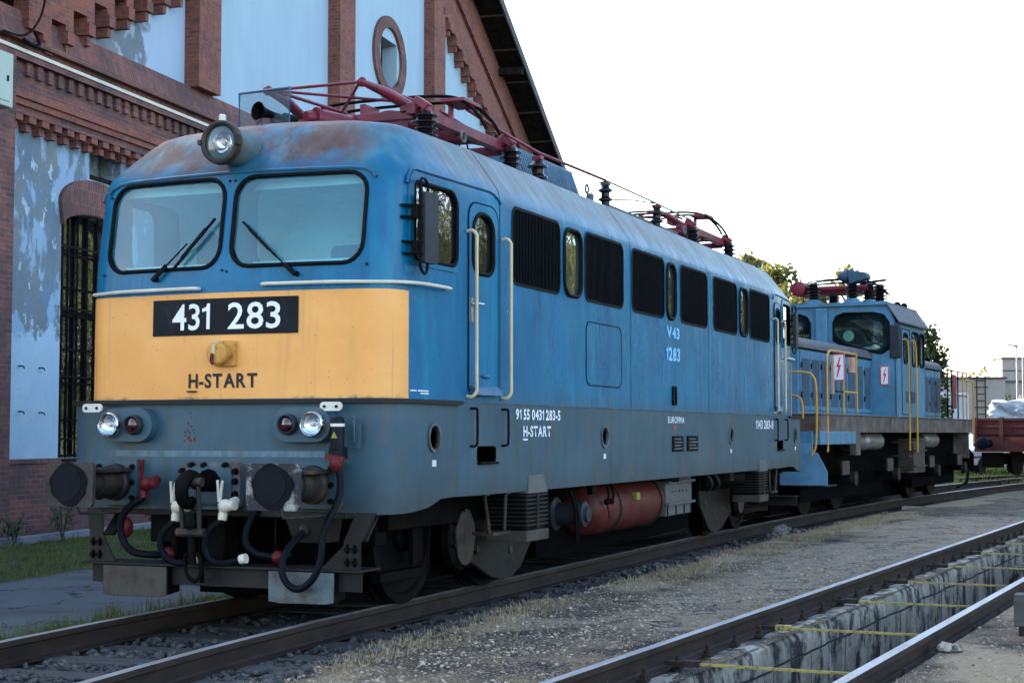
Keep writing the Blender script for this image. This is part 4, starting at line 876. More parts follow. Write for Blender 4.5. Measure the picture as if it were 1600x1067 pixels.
# ---- running gear
def bogie(ya, yb, f):
    bg = MB()
    for s_ in (-1, 1):
        bg.box(s_ * .98 - .06, s_ * .98 + .06, min(f(ya - .75), f(yb + .75)), max(f(ya - .75), f(yb + .75)), .62, .86)
    for y in (ya - .7, (ya + yb) / 2, yb + .7): bg.box(-.95, .95, f(y) - .1, f(y) + .1, .5, .8)
    bg.box(-.6, .6, min(f(ya), f(yb)), max(f(ya), f(yb)), .42, .92)
    bg = bg.build('bogie', 'dark_steel', loco, bevel=.01)
    for y in (ya, yb):
        for s_ in (-1, 1):
            r = .59
            w_ = MB().lathe([(-.065, r + .028), (-.035, r + .028), (-.03, r + .004), (.07, r), (.07, r - .07), (.045, r - .09), (.03, .17), (.08, .16), (.10, .10), (.11, .001)], (s_ * .745, f(y), RZ + r), (s_, 0, 0), 48); w_.build('wheel', 'dark_steel', bg)
        MB().lathe([(0, .08), (1.3, .08)], (-.65, f(y), RZ + .59), (1, 0, 0), 12).build('axle', 'dark_steel', bg)
    for s_ in (-1, 1):
        # gear-case cover plate and axle box
        P_ = [(ya + .50, .80), (ya + .95, .80), (ya + 1.1, .70), (yb + .90, .62), (yb + .86, .42), (yb + .50, .12), (yb + .28, .045), (yb + .02, .035), (yb - .25, .08), (yb - .62, .22), (yb - .82, .28), (yb - .95, .42)]
        P_ = [(f(a), c_) for a, c_ in P_]
        cv = MB().plate(P_, [], lambda u, v, t: Vector((s_ * (.93 + t), u, v)), 0, .045).build('gear_cover', 'grey_steel', bg, bevel=.008)
        m = MB()
        for u, v in ((yb - .55, .36), (yb + .22, .30), (yb + .66, .46)): m.lathe([(0, .035), (.012, .035), (.015, .015)], (s_ * .975, f(u), v), (s_, 0, 0), 12)
        m.build('plug', 'plate_rusty', cv)
        m = MB().lathe([(0, .285), (.07, .28), (.09, .25), (.10, .0)], (s_ * .95, f(yb - 1.0), .48), (s_, 0, 0), 32); bx_ = m.build('axle_box', 'dark_steel', bg)
        m = MB().plate([(f(yb - 1.0) + .20 * math.cos(a) * (1 + .05 * math.sin(5 * a)), .49 + .245 * math.sin(a)) for a in [i * math.pi / 12 for i in range(24)]], [], lambda u, v, t: Vector((s_ * (1.05 + t), u, v)), 0, .012); m.build('axle_cap', 'plate_rusty', bx_)
        m = MB()
        for i in range(8): a = i * math.pi / 4 + .2; m.lathe([(0, .018), (.02, .016)], (s_ * 1.05, f(yb - 1.0) + .25 * math.cos(a), .48 + .25 * math.sin(a)), (s_, 0, 0), 6)
        m.build('bolts', 'dark_steel', bx_)
        m = MB().plate([(f(ya - .1), .30), (f(ya + .1), .34), (f(ya + .06), .62), (f(ya + .0), .75), (f(ya - .12), .72)], [], lambda u, v, t: Vector((s_ * (.90 + t), u, v)), 0, .04); m.tube([(s_ * .97, f(ya + .16), .84), (s_ * .97, f(ya + .12), .30)], .006, 5); m.build('sand_pipe', 'dark_steel', bg)
        MB().box(s_ * .9 - .05, s_ * .9 + .05, min(f(ya - .7), f(ya + .1)), max(f(ya - .7), f(ya + .1)), .20, .28).build('guard_bar', 'dark_steel', bg, bevel=.01)
        # step hung from the skirt, finned damper box
        st = MB()
        for y in (1.80, 2.26): st.tube([(s_ * 1.46, f(y), .88), (s_ * 1.46, f(y + (.10 if y < 2 else -.03)), .56)], .016, 8); st.box(s_ * 1.46 - .03, s_ * 1.46 + .03, f(y) - .05, f(y) + .05, .87, .885)
        st.box(s_ * 1.42 - .12, s_ * 1.42 + .08, min(f(1.90), f(2.27)), max(f(1.90), f(2.27)), .535, .56); st.build('step', 'worn_steel' if s_ > 0 else 'dark_steel', loco)
        y0, y1 = sorted((f(2.62), f(3.10))); xs = sorted((s_ * 1.16, s_ * 1.50))
        dm = MB().box(xs[0], xs[1], y0, y1, .50, .86)
        dm = dm.build('damper', 'dark_steel', loco, bevel=.01)
        m = MB()
        for i in range(8): z = .575 + i * .037; m.box(xs[0] - .02, xs[1] + .02, y0 - .02, y1 + .02, z, z + .016)
        m.box(s_ * 1.515 - .012, s_ * 1.515 + .012, (y0 + y1) / 2 - .02, (y0 + y1) / 2 + .02, .55, .87)
        m.build('fins', 'grey_steel', dm)
        m = MB().box(xs[0] - .02, xs[1] + .025, y0 - .03, y1 + .03, .44, .535); m.build('damper_foot', 'plate_rusty', dm, bevel=.006)
        ca = Vector((s_ * 1.53, 0, .86)); m = MB()
        m.hexa([Vector(p) for p in ((xs[0], y0, .86), (xs[1] + .03, y0, .86), (xs[0], y1, .86), (xs[1] + .03, y1, .86), (xs[0] + .1, y0 + .06, 1.02), (s_ * 1.51, y0 + .06, 1.02), (xs[0] + .1, y1 - .06, 1.02), (s_ * 1.51, y1 - .06, 1.02))] if s_ > 0 else [Vector(p) for p in ((xs[0] - .03, y0, .86), (xs[1], y0, .86), (xs[0] - .03, y1, .86), (xs[1], y1, .86), (-1.51, y0 + .06, 1.02), (xs[1] - .1, y0 + .06, 1.02), (-1.51, y1 - .06, 1.02), (xs[1] - .1, y1 - .06, 1.02))])
        m.build('damper_cap', 'box_grey', dm, bevel=.006)
bogie(1.62, 3.32, lambda y: y); bogie(1.62, 3.32, lambda y: LL - y)
# between the bogies: air tank, equipment cases, pump
tk = MB().lathe([(0, .05), (.04, .20), (.10, .26), (.2, .28), (2.27, .28), (2.35, .26), (2.41, .20), (2.45, .05)], (1.03, 5.18, .60), (0, 1, 0), 32).build('air_tank', 'red_tank', loco)
m = MB()
for y in (5.85, 7.35): m.tube([(1.03 + .285 * math.cos(a), y, .60 + .285 * math.sin(a)) for a in np.linspace(-1.9, 1.9, 24)], .016, 6)
split_build(m, 'tank_strap', 'grey_steel', tk)
m = MB().box(1.26, 1.33, 6.35, 6.47, .66, .74); m.build('tank_plate', 'copper_rod', tk)
m = MB()
for y in (5.3, 5.45): m.tube(smooth([(1.25, y, .92), (1.34, y, .84), (1.36, y, .74), (1.33, y + .02, .66)], 4), .014, 6); m.sphere((1.34, y, .68), .035, 8)
m.tube([(1.34, 5.3, .68), (1.36, 5.33, .50)], .007, 5); m.tube([(1.3, 7.35, .87), (1.38, 7.75, .85)], .035, 10); m.build('pipework', 'dark_steel', loco)
eb = MB().box(.95, 1.30, 7.55, 8.65, .42, .90).build('equipment_case', 'box_grey', loco, bevel=.008)
m = MB()
for z in (.80, .545): m.box(1.29, 1.345, 7.53, 8.67, z, z + .03)
m.build('ledges', 'box_grey', eb, bevel=.004)
m = MB()
for y in (7.8, 7.95, 8.1, 8.25, 8.4): m.lathe([(0, .010), (.008, .010)], (1.30, y, .70), (1, 0, 0), 6)
for y in (7.6, 7.95, 8.3, 8.6): m.box(1.29, 1.31, y - .012, y + .012, .43, .53)
m.build('rivets', 'dark_steel', eb)
m = MB().lathe([(0, .16), (.16, .165), (.18, .11), (.40, .11), (.41, .125), (.46, .125), (.47, .08), (.50, .075)], (.98, 4.35, .60), (1, 0, 0), 24); pm_ = m.build('pump', 'mirror_grey', loco)
m = MB().tube(smooth([(1.36, 4.12, .86), (1.40, 4.15, .7), (1.40, 4.2, .5), (1.40, 4.22, .34)], 4), .016, 7); m.tube(smooth([(1.37, 4.2, .86), (1.41, 4.23, .6), (1.41, 4.26, .36)], 4), .010, 6); m.box(1.36, 1.42, 4.62, 4.72, .78, .93); m.build('drain_pipe', 'dark_steel', loco)
MB().box(-.62, .62, .75, LL - .75, .10, .95).build('underfloor_shade_fill', 'black_void', loco); MB().box(-1.2, .9, 4.4, 9.9, .16, .97).build('midbody_shade_fill', 'black_void', loco)  # black boxes added so no light shows through under the body
m = MB()
for y in (9.35, 9.7): m.tube(smooth([(1.25, y, .9), (1.33, y + .05, .8), (1.33, y + .1, .72), (1.25, y + .15, .66)], 4), .03, 8)
m.lathe([(0, .10), (.35, .10)], (1.05, 10.9, .80), (1, .25, 0), 16); m.box(1.2, 1.3, 10.55, 10.75, .75, .95); split_build(m, 'brake_piping', 'grey_steel', loco)
# ============================================================ ground, tracks, inspection pit
SL = .0637                                      # slant of the pit track
UL, UR = 3.545, 5.045                           # pit rails at u = x - SL*y
PIT0, PIT1, PITZ = 3.80, 4.80, -1.35
PY0, PY1 = -7.5, 36.0
def sstep(a, b, x): t = max(0, min(1, (x - a) / (b - a))); return t * t * (3 - 2 * t)
from mathutils import noise as mn
def ground_h(x, y):
    d = x - xc(y); u = x - SL * y
    z = -.215 + .145 * sstep(1.05, 1.75, d) if y < 60 else -.15
    far = sstep(30, 42, y)
    if u > UR + .06: z = -.125
    elif u > UL - .05: z = -.20
    elif u > UL - .12: z = -.055
    if y > PY1 and u > UL - .2: z = -.12
    z = z * (1 - far) + (-.16) * far
    if not (UL - .15 < u < UR + .15): z += .018 * mn.noise(Vector((x * .9, y * .9, 0))) + .01 * mn.noise(Vector((x * 3, y * 3, 4)))
    return z
def grow(a, b, step, lo, hi, k=1.25):
    v = list(np.arange(a, b + 1e-6, step)); s = step; q = b
    while q < hi: s *= k; q += s; v.append(q)
    s = step; q = a
    while q > lo: s *= k; q -= s; v.insert(0, q)
    return v
us = grow(-7.5, 9.0, .16, -700, 700)
for e in (PIT0, PIT1, UL - .045, UL - .115, UR + .055, UR + .12): us = [q for q in us if abs(q - e) > .035] + [e]
us.sort(); ys = grow(-9.5, 30, .22, -80, 1500)
for e in (PY0, PY1): ys = [q for q in ys if abs(q - e) > .08] + [e]
ys.sort(); nu, ny = len(us), len(ys)
gv = []; zone = []
for y in ys:
    for u in us:
        x = u + SL * y; d = x - xc(y); gv.append((x, y, ground_h(x, y)))
        nz = mn.noise(Vector((x * .55, y * .55, 2))) ; n2 = mn.noise(Vector((x * 1.7, y * 1.7, 7)))
        ball = 1 - sstep(1.25, 1.95, abs(d) + .30 * n2)
        grass = 0; asph = 0; dry = 0
        if d < -1.2:
            asph = sstep(-1.45, -1.85, d + .2 * nz) * (1 - sstep(-4.6, -5.3, x + .25 * nz)) * (1 - sstep(9, 12, y))
            grass = 1 - asph
        elif u < UL:
            dry = sstep(.35, .75, .5 + .6 * nz + .25 * n2 + .25 * sstep(5, 14, y) - .5 * abs(d - 1.9)) * (1 - ball)
            asph = sstep(2.1, 2.6, d + .3 * nz) * sstep(-.3, 1.5, y) * (1 - sstep(17, 22, y)) * .62
            grass = sstep(26, 31, y + 2 * nz)
        elif u > UR: dry = sstep(.1, .8, .45 + .7 * nz + .3 * n2); grass = sstep(30, 34, y + 2 * nz)
        if y > 26: grass = max(grass, sstep(38.9, 39.6, y + .5 * nz) * .9)
        if 37.2 < y < 38.8 and u < UL + 2 and d > 1.0: asph, grass, dry = 1, 0, 0
        if y > 46: asph = max(asph, sstep(47, 49, y) * (1 - sstep(85, 90, y)) * .6)
        zone.append((max(0, min(1, ball)), max(0, min(1, grass)), max(0, min(1, asph)), max(0, min(1, dry))))
gf = []
for j in range(ny - 1):
    for i in range(nu - 1):
        if us[i] >= PIT0 - 1e-6 and us[i + 1] <= PIT1 + 1e-6 and ys[j] >= PY0 - 1e-6 and ys[j + 1] <= PY1 + 1e-6: continue
        gf.append((j * nu + i, j * nu + i + 1, (j + 1) * nu + i + 1, (j + 1) * nu + i))
gme = bpy.data.meshes.new('ground'); gme.from_pydata(gv, [], gf)
ca = gme.color_attributes.new('zones', 'FLOAT_COLOR', 'POINT'); ca.data.foreach_set('color', np.array(zone, dtype=np.float32).ravel())
gme.polygons.foreach_set('use_smooth', [True] * len(gf)); ground = bpy.data.objects.new('ground', gme); COL.objects.link(ground); ground['kind'] = 'structure'
def ground_mat():
    t = NT('ground_mix'); at = t.new('ShaderNodeAttribute', attribute_name='zones'); sp = t.new('ShaderNodeSeparateColor'); t.l.new(at.outputs['Color'], sp.inputs[0]); dry = at.outputs['Alpha']
    ed = t.math('MULTIPLY', t.math('SUBTRACT', t.noise(7, 6), .5), .9)
    zr = [t.ramp(t.math('ADD', sp.outputs[i], ed), .35, .65) for i in range(3)]; dry = t.ramp(t.math('ADD', dry, ed), .3, .75)
    vo = t.new('ShaderNodeTexVoronoi'); t.l.new(t.mapped((1, 1, .3)), vo.inputs['Vector']); vo.inputs['Scale'].default_value = 42
    v2 = t.new('ShaderNodeTexVoronoi'); t.l.new(t.mapped((1, 1, .3)), v2.inputs['Vector']); v2.inputs['Scale'].default_value = 80
    hs = t.new('ShaderNodeSeparateColor'); t.l.new(vo.outputs['Color'], hs.inputs[0]); h2 = t.new('ShaderNodeSeparateColor'); t.l.new(v2.outputs['Color'], h2.inputs[0])
    peb = t.mix(hs.outputs[0], (.085, .06, .038), (.58, .41, .245)); peb = t.mix(t.ramp(hs.outputs[1], .62, .9), peb, (.40, .27, .15)); peb = t.mix(t.math('MULTIPLY', h2.outputs[0], .5), peb, (.22, .20, .17))
    peb = t.mix(t.ramp(vo.outputs['Distance'], .25, .55), peb, (.04, .034, .028))
    grav = t.mix(t.ramp(t.noise(2.6, 8, (1, 1, 1), (3, 0, 0), .7), .50, .62), peb, (.012, .012, .012)); grav = t.mix(t.ramp(t.noise(.8, 7, (1, .6, 1), (9, 4, 0), .68), .53, .61), grav, (.013, .012, .011))
    grav = t.mix(t.math('MULTIPLY', t.ramp(t.noise(1.2, 5, (1, 1, 1), (8, 3, 0)), .45, .7), .55), grav, (.36, .25, .145))
    dr = t.mix(t.noise(38, 5, (1, 1, 1)), (.19, .145, .09), (.48, .36, .22))
    asp = t.mix(t.noise(90, 3), (.19, .142, .095), (.37, .28, .185)); asp = t.mix(t.math('MULTIPLY', t.ramp(hs.outputs[2], .55, .8), .5), asp, peb)
    asp = t.mix(t.ramp(t.noise(1.6, 7, (1, 1, 1), (1, 5, 0), .65), .54, .70), asp, (.03, .032, .035))
    pav = t.mix(t.noise(80, 4), (.075, .088, .098), (.13, .145, .155)); pav = t.mix(t.ramp(t.noise(1.1, 6), .5, .68), pav, (.06, .066, .07)); asp = t.mix(t.ramp(t.axis(0), -1.0, -1.4), asp, pav)
    vc = t.new('ShaderNodeTexVoronoi', feature='DISTANCE_TO_EDGE'); mpw = t.new('ShaderNodeVectorMath', operation='ADD'); nz_ = t.new('ShaderNodeTexNoise'); t.l.new(t.co(), nz_.inputs['Vector']); nz_.inputs['Scale'].default_value = 2.2; nz_.inputs['Detail'].default_value = 5
    scv = t.new('ShaderNodeVectorMath', operation='SCALE'); t.l.new(nz_.outputs['Color'], scv.inputs[0]); scv.inputs['Scale'].default_value = .9; t.l.new(t.mapped((.8, .5, 0)), mpw.inputs[0]); t.l.new(scv.outputs[0], mpw.inputs[1]); t.l.new(mpw.outputs[0], vc.inputs['Vector']); vc.inputs['Scale'].default_value = 1.0
    asp = t.mix(t.ramp(vc.outputs['Distance'], .022, .006), asp, (.02, .02, .018))
    gr = t.mix(t.noise(25, 5), (.018, .035, .012), (.075, .10, .03)); gr = t.mix(t.ramp(t.noise(3, 5), .5, .75), gr, (.13, .12, .05))
    bl = t.mix(hs.outputs[0], (.012, .012, .013), (.05, .052, .055)); bl = t.mix(t.ramp(t.noise(5, 6), .5, .7), bl, (.02, .018, .016))
    c = t.mix(dry, grav, dr); c = t.mix(zr[2], c, asp); c = t.mix(zr[1], c, gr); c = t.mix(zr[0], c, bl); t.setc(c); t.setr(.8)
    h = t.math('SUBTRACT', t.math('MULTIPLY', t.noise(30, 6), .6), t.math('MULTIPLY', vo.outputs['Distance'], t.math('SUBTRACT', 1.0, t.math('MULTIPLY', zr[2], .85))))
    t.bump(h, 1.0, .035); t.b.inputs['Specular IOR Level'].default_value = .25; M['ground'] = t.m
ground_mat(); gme.materials.append(M['ground'])

def rail_mat():
    t = NT('rail_side'); c = t.mix(t.ramp(t.noise(8, 6, (1, .3, 1)), .3, .7), (.018, .0125, .010), (.040, .026, .020)); c = t.mix(t.ramp(t.noise(3, 6), .5, .7), c, (.014, .012, .012)); t.setc(c); t.setr(.7); t.b.inputs['Specular IOR Level'].default_value = .15; t.bump(t.noise(60, 4), .4, .004); M['rail_side'] = t.m
    t = NT('rail_top'); c = t.mix(t.ramp(t.noise(10, 6, (1.6, .12, 1)), .3, .7), (.20, .195, .19), (.38, .375, .36)); c = t.mix(t.ramp(t.noise(25, 5, (3, .2, 1)), .6, .75), c, (.15, .12, .10)); t.setc(c); t.setr(.5); t.b.inputs['Metallic'].default_value = .3; M['rail_top'] = t.m
rail_mat()
PROF = [(-.035, 0), (.035, 0), (.037, -.012), (.035, -.040), (.012, -.052), (.009, -.066), (.009, -.135), (.018, -.150), (.07, -.160), (.07, -.172), (-.07, -.172), (-.07, -.160), (-.018, -.150), (-.009, -.135), (-.009, -.066), (-.012, -.052), (-.035, -.040), (-.037, -.012)]
def rail(fx, y0, y1, label, group, step=.8):
    yy = list(np.arange(y0, y1 + .01, step)); m = MB(); n = len(PROF)
    for y in yy:
        x = fx(y); dx = (fx(y + .05) - fx(y - .05)) / .1; L_ = math.hypot(1, dx); c_, s_ = 1 / L_, dx / L_
        m.v += [(x + px * c_, y - px * s_, RZ + pz) for px, pz in PROF]
    for i in range(len(yy) - 1):
        for k in range(n): m.f.append((i * n + k, i * n + (k + 1) % n, (i + 1) * n + (k + 1) % n, (i + 1) * n + k)); m.mi.append(1 if k == 0 else 0)
    m.f += [tuple(range(n)), tuple((len(yy) - 1) * n + k for k in reversed(range(n)))]; m.mi += [0, 0]
    return m.build('rail', ['rail_side', 'rail_top'], None, angle=30, recalc=False, label=label, cat='rail', group=group)
rail(lambda y: xc(y) - .7525, -11, 60, 'left-hand rail under the blue locomotive, dark rusty web and bright running edge', 'rails of the locomotive track')
rail(lambda y: xc(y) + .7525, -11, 60, 'right-hand rail under the blue locomotive, beside the gravel strip', 'rails of the locomotive track')
ra = rail(lambda y: UL + SL * y, -9, 36, 'rail on the left edge of the concrete inspection pit, bolted down with clips', 'rails of the inspection pit track')
rb = rail(lambda y: UR + SL * y, -9, 36, 'rail on the right edge of the concrete inspection pit, front right of the photo', 'rails of the inspection pit track')
# bolted clips of the pit rails
def clip(x, y, sg, par):
    m = MB().box(x - .03, x + .03, y - .05, y + .05, -.185, -.165); m.lathe([(0, .028), (.03, .026), (.032, .016), (.07, .015)], (x, y, -.17), (0, 0, 1), 6); return m.build('rail_clip', 'rail_side', par)
for i in range(34):
    y = -3.1 + i * .62; clip(UL + SL * y + .10, y, 1, ra)
    if i % 2: clip(UR + SL * y + .10, y, 1, rb)
# inspection pit
def pit_mat():
    t = NT('pit_concrete'); c = t.mix(t.ramp(t.noise(3, 6, (.6, 1, .4)), .3, .7), (.17, .15, .115), (.40, .35, .27))
    c = t.mix(t.ramp(t.noise(4, 7, (1, .8, .6), (2, 0, 0), .7), .47, .57), c, (.012, .011, .010)); c = t.mix(t.ramp(t.noise(5, 5, (1, 1.2, .3), (0, 6, 0)), .60, .75), c, (.13, .09, .05))
    c = t.mix(t.ramp(t.noise(7, 6, (1, 1, .3), (7, 2, 0)), .62, .72), c, (.45, .41, .34)); br = t.new('ShaderNodeTexBrick'); cmb = t.new('ShaderNodeCombineXYZ'); t.l.new(t.axis(1), cmb.inputs[0]); t.l.new(t.axis(2), cmb.inputs[1]); t.l.new(cmb.outputs[0], br.inputs['Vector'])
    br.inputs['Scale'].default_value = 1; br.inputs['Brick Width'].default_value = 1.1; br.inputs['Row Height'].default_value = .38; br.inputs['Mortar Size'].default_value = .012; br.inputs['Mortar Smooth'].default_value = .4
    c = t.mix(br.outputs['Fac'], c, (.02, .02, .02)); t.setc(c); t.setr(.8); t.bump(t.math('SUBTRACT', t.noise(9, 7), t.math('MULTIPLY', br.outputs['Fac'], .5)), .8, .05); M['pit'] = t.m
pit_mat()
pit = empty('inspection_pit', 'long stained concrete inspection pit between the two right-hand rails', 'inspection pit', (PIT0, 0, RZ))
def pitwall(ua, ub, name, face, mat='pit'):
    """wall with a rounded, chipped lip; face = +1 looks to +u"""
    m = MB(); yy = list(np.arange(PY0, PY1 + .1, .12)); rows = []
    for y in yy:
        j = .045 * mn.noise(Vector((y * 1.3, ua, 1))) + .03 * mn.noise(Vector((y * 3.7, ua, 3))) - .05 * max(0, mn.noise(Vector((y * .9, 5, ua))) - .2)
        pr = [(ua, -.20), (ua + (ub - ua) * .55, -.196 + j * .3), (ua + (ub - ua) * .8, -.207 + j), (ub + face * (j - .01), -.25 + j), (ub + face * j, -.36), (ub + face * (.01 * mn.noise(Vector((y * 3, 2, ua)))), -.75), (ub, PITZ)]
        rows.append([(u + SL * y - PIT0, y, z - RZ) for u, z in pr])
    n = len(rows[0])
    for q in rows: m.v += q
    for i in range(len(rows) - 1):
        for k in range(n - 1): m.f.append((i * n + k, i * n + k + 1, (i + 1) * n + k + 1, (i + 1) * n + k))
    m.mi = [0] * len(m.f); return m.build(name, mat, pit, angle=50, recalc=False)
pitwall(UL + .03, PIT0, 'pit_wall', 1); pitwall(UR - .03, PIT1, 'pit_wall', -1)
m = MB(); c_ = lambda u, y, z: (u + SL * y - PIT0, y, z - RZ)
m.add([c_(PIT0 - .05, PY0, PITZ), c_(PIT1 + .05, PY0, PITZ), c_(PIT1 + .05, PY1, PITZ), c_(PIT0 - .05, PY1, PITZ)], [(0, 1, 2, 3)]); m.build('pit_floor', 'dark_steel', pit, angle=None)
for y in (PY0, PY1): MB().add([c_(PIT0 - .05, y, PITZ), c_(PIT1 + .05, y, PITZ), c_(PIT1 + .05, y, -.2), c_(PIT0 - .05, y, -.2)], [(0, 1, 2, 3)]).build('pit_end_wall', 'pit', pit, angle=None)
for i in range(7):
    y = 13.2 + i * .42; z = -.52 - .0 * i
    MB().hexa([c_(u, yy, zz) for zz in (z - .16, z) for yy in (y, y + .26) for u in (PIT0, PIT1)]).build('pit_step', 'pit', pit)
pm('yellow_bar', (.34, .27, .06), .55, var=.3, dirt=(.09, .06, .03), ds=18, dlo=.5, dhi=.62)
BARY = [-.1, 2.05, 4.25, 6.35, 8.5, 10.7, 12.7]
for i, y in enumerate(BARY):
    a = Vector((UL + SL * y + .05, y, -.135)); b_ = Vector((UR + SL * (y - .0) - .05, y - .0, -.14)); o = empty('gauge_rod', ('yellow gauge rod across the pit, the nearest one' if i == 1 else 'yellow gauge rod with a rusty end, across the inspection pit'), 'gauge rod', tuple(a), 0, 'yellow rods across the inspection pit')
    o['label'] = ('', 'nearest yellow gauge rod wholly in view, with a yellow sleeve at the pit edge', 'second nearest whole yellow gauge rod across the pit', 'third nearest whole yellow gauge rod across the pit', 'yellow gauge rod in the middle distance, fourth whole one from the camera', 'yellow gauge rod just before the last one in view', 'farthest yellow gauge rod, close to the right edge of the photo')[i]
    if i == 0: o['label'] = 'yellow gauge rod cut by the bottom edge of the photo'
    MB().bar((.16, 0, 0), b_ - a, .017, .017).build('rod', 'yellow_bar', o); MB().bar((.0, 0, .0), (.14, 0, 0), .028, .03).build('rod_end', 'rail_side', o); MB().box(.12, .24, -.032, .032, -.018, .024).build('sleeve', 'yellow_bar' if i == 1 else 'rail_side', o, bevel=.004)
# sleepers
def wood_mat():
    t = NT('old_timber'); c = t.mix(t.ramp(t.noise(4, 6, (.4, 8, 8)), .3, .7), (.03, .028, .027), (.075, .07, .066)); t.setc(c); t.setr(.8); t.bump(t.noise(5, 6, (.5, 12, 12)), .7, .01); M['timber'] = t.m
wood_mat()
sl0 = MB().box(-1.28, 1.28, -.12, .12, -.15, 0).build('sleeper', 'timber', None, bevel=.012, label='dark weathered timber sleeper under the locomotive track', cat='sleeper', group='sleepers of the locomotive track')
k = 0
for i in range(26):
    y = -5.0 + i * .66; o = sl0 if k == 0 else dup(sl0); k += 1
    a = math.atan((xc(y + .05) - xc(y - .05)) / .1); o.location = (xc(y), y, RZ - .172 - .012 * (i % 3 == 1)); o.rotation_euler = (0, 0, -a + .02 * math.sin(i * 2.3))
# loose stones
def stone_mat(name, a, b_):
    t = NT(name); oi = t.noise(2.7, 2, (3, 3, 3)); c = t.mix(t.ramp(t.noise(11, 1), .35, .65), a, b_); c = t.mix(t.ramp(t.noise(60, 4), .5, .8), c, tuple(x * .5 for x in a)); t.setc(c); t.setr(.8); t.bump(t.noise(80, 4), .4, .004); M[name] = t.m
stone_mat('ballast', (.014, .014, .0135), (.08, .078, .074)); stone_mat('pebble', (.10, .08, .06), (.40, .32, .235))
ICO = [(0, 0, 1), (.9, 0, .45), (.28, .85, .45), (-.72, .53, .45), (-.72, -.53, .45), (.28, -.85, .45), (.72, .53, -.45), (-.28, .85, -.45), (-.9, 0, -.45), (-.28, -.85, -.45), (.72, -.53, -.45), (0, 0, -1)]
ICF = [(0, 1, 2), (0, 2, 3), (0, 3, 4), (0, 4, 5), (0, 5, 1), (1, 6, 2), (2, 7, 3), (3, 8, 4), (4, 9, 5), (5, 10, 1), (6, 7, 2), (7, 8, 3), (8, 9, 4), (9, 10, 5), (10, 6, 1), (11, 7, 6), (11, 8, 7), (11, 9, 8), (11, 10, 9), (11, 6, 10)]
def scatter_stones(name, mat, pts, label):
    rg = random.Random(5); V = []; Fc = []
    for x, y, z, r in pts:
        k = len(V); sx, sy, sz = rg.uniform(.7, 1.3), rg.uniform(.6, 1.1), rg.uniform(.5, .8); a = rg.uniform(0, 6.28); ti = rg.uniform(-.5, .5); ca_, sa_ = math.cos(a), math.sin(a)
        for vx, vy, vz in ICO:
            j = rg.uniform(.68, 1.22); X, Y, Z = vx * sx * j, vy * sy * j, vz * sz * j; X, Z = X * math.cos(ti) - Z * math.sin(ti), X * math.sin(ti) + Z * math.cos(ti)
            V.append((x + r * (X * ca_ - Y * sa_), y + r * (X * sa_ + Y * ca_), z + r * Z))
        Fc += [(a_ + k, b_ + k, c_ + k) for a_, b_, c_ in ICF]
    me = bpy.data.meshes.new(name); me.from_pydata(V, [], Fc); me.materials.append(M[mat]); o = bpy.data.objects.new(name, me); COL.objects.link(o); set_props(o, label, 'stones', None, 'stuff'); return o
rg = random.Random(11); pts = []
for i in range(7600):
    y = rg.uniform(-6.5, 1.8); d = rg.uniform(-1.65, 1.75); x = xc(y) + d
    if abs(abs(d) - .7525) < .07: continue
    fy = ((y + 5.0) / .66) % 1
    if min(fy, 1 - fy) < .19 and abs(d) < 1.28 and rg.random() < .93: continue
    if d > 1.3 and rg.random() < .4: continue
    pts.append((x, y, ground_h(x, y) + rg.uniform(-.005, .022), rg.uniform(.018, .045)))
for i in range(2600):
    y = rg.uniform(1.8, 16); d = rg.choice((1, 1, -1)) * rg.gauss(1.15, .22); x = xc(y) + d
    if abs(abs(d) - .7525) < .07: continue
    pts.append((x, y, ground_h(x, y) + rg.uniform(-.005, .012), rg.uniform(.015, .04)))
for cx_, cy_ in ((1.26, 12.0), (1.5, 12.9), (1.45, 6.3)):
    for i in range(60): x, y = rg.gauss(cx_, .14), rg.gauss(cy_, .45); pts.append((x, y, ground_h(x, y) + rg.uniform(0, .05), rg.uniform(.03, .06)))
scatter_stones('ballast_stones', 'ballast', pts, 'dark crushed ballast stones between the rails')
pts = []
for i in range(21000):
    y = -6 + 17 * rg.random() ** 1.4; u = rg.choice((rg.uniform(1.3, UL - .12), rg.uniform(1.3, UL - .12), rg.uniform(UR + .13, UR + 2.6))); x = u + SL * y
    if x - xc(y) < 1.4: continue
    pts.append((x, y, ground_h(x, y) - .003, abs(rg.gauss(.004, .006)) + .004))
for i in range(4200):
    y = -6 + 15 * rg.random() ** 1.3; u = rg.choice((rg.uniform(1.3, UL - .12), rg.uniform(1.3, UL - .12), rg.uniform(UR + .13, UR + 2.6))); x = u + SL * y
    if x - xc(y) > 1.4 and mn.noise(Vector((x * .7, y * .5, 9))) > -.15: pts.append((x, y, ground_h(x, y), rg.uniform(.010, .020)))
scatter_stones('gravel', 'pebble', pts, 'grey and tan gravel scattered over the yard')
def lump(name, lab, loc, sx, sy, sz, mat, cat):
    b2 = bmesh.new(); bmesh.ops.create_icosphere(b2, subdivisions=3, radius=1)
    for v in b2.verts: n_ = mn.noise(v.co * 1.7 + Vector(loc)); v.co *= 1 + .35 * n_ + .15 * mn.noise(v.co * 5); v.co.x *= sx; v.co.y *= sy; v.co.z *= sz
    me = bpy.data.meshes.new(name); b2.to_mesh(me); b2.free(); me.materials.append(M[mat]); o = bpy.data.objects.new(name, me); COL.objects.link(o); o.location = loc; return set_props(o, lab, cat)
lump('concrete_lump', 'rough dark lump of old concrete lying by the track rail', (1.50, 12.6, -.05), .14, .62, .09, 'ballast', 'lump')
lump('concrete_block', 'small grey concrete block beside the right-hand pit rail', (UR + SL * 1.1 + .17, 1.1, -.12), .09, .13, .06, 'pit', 'block')
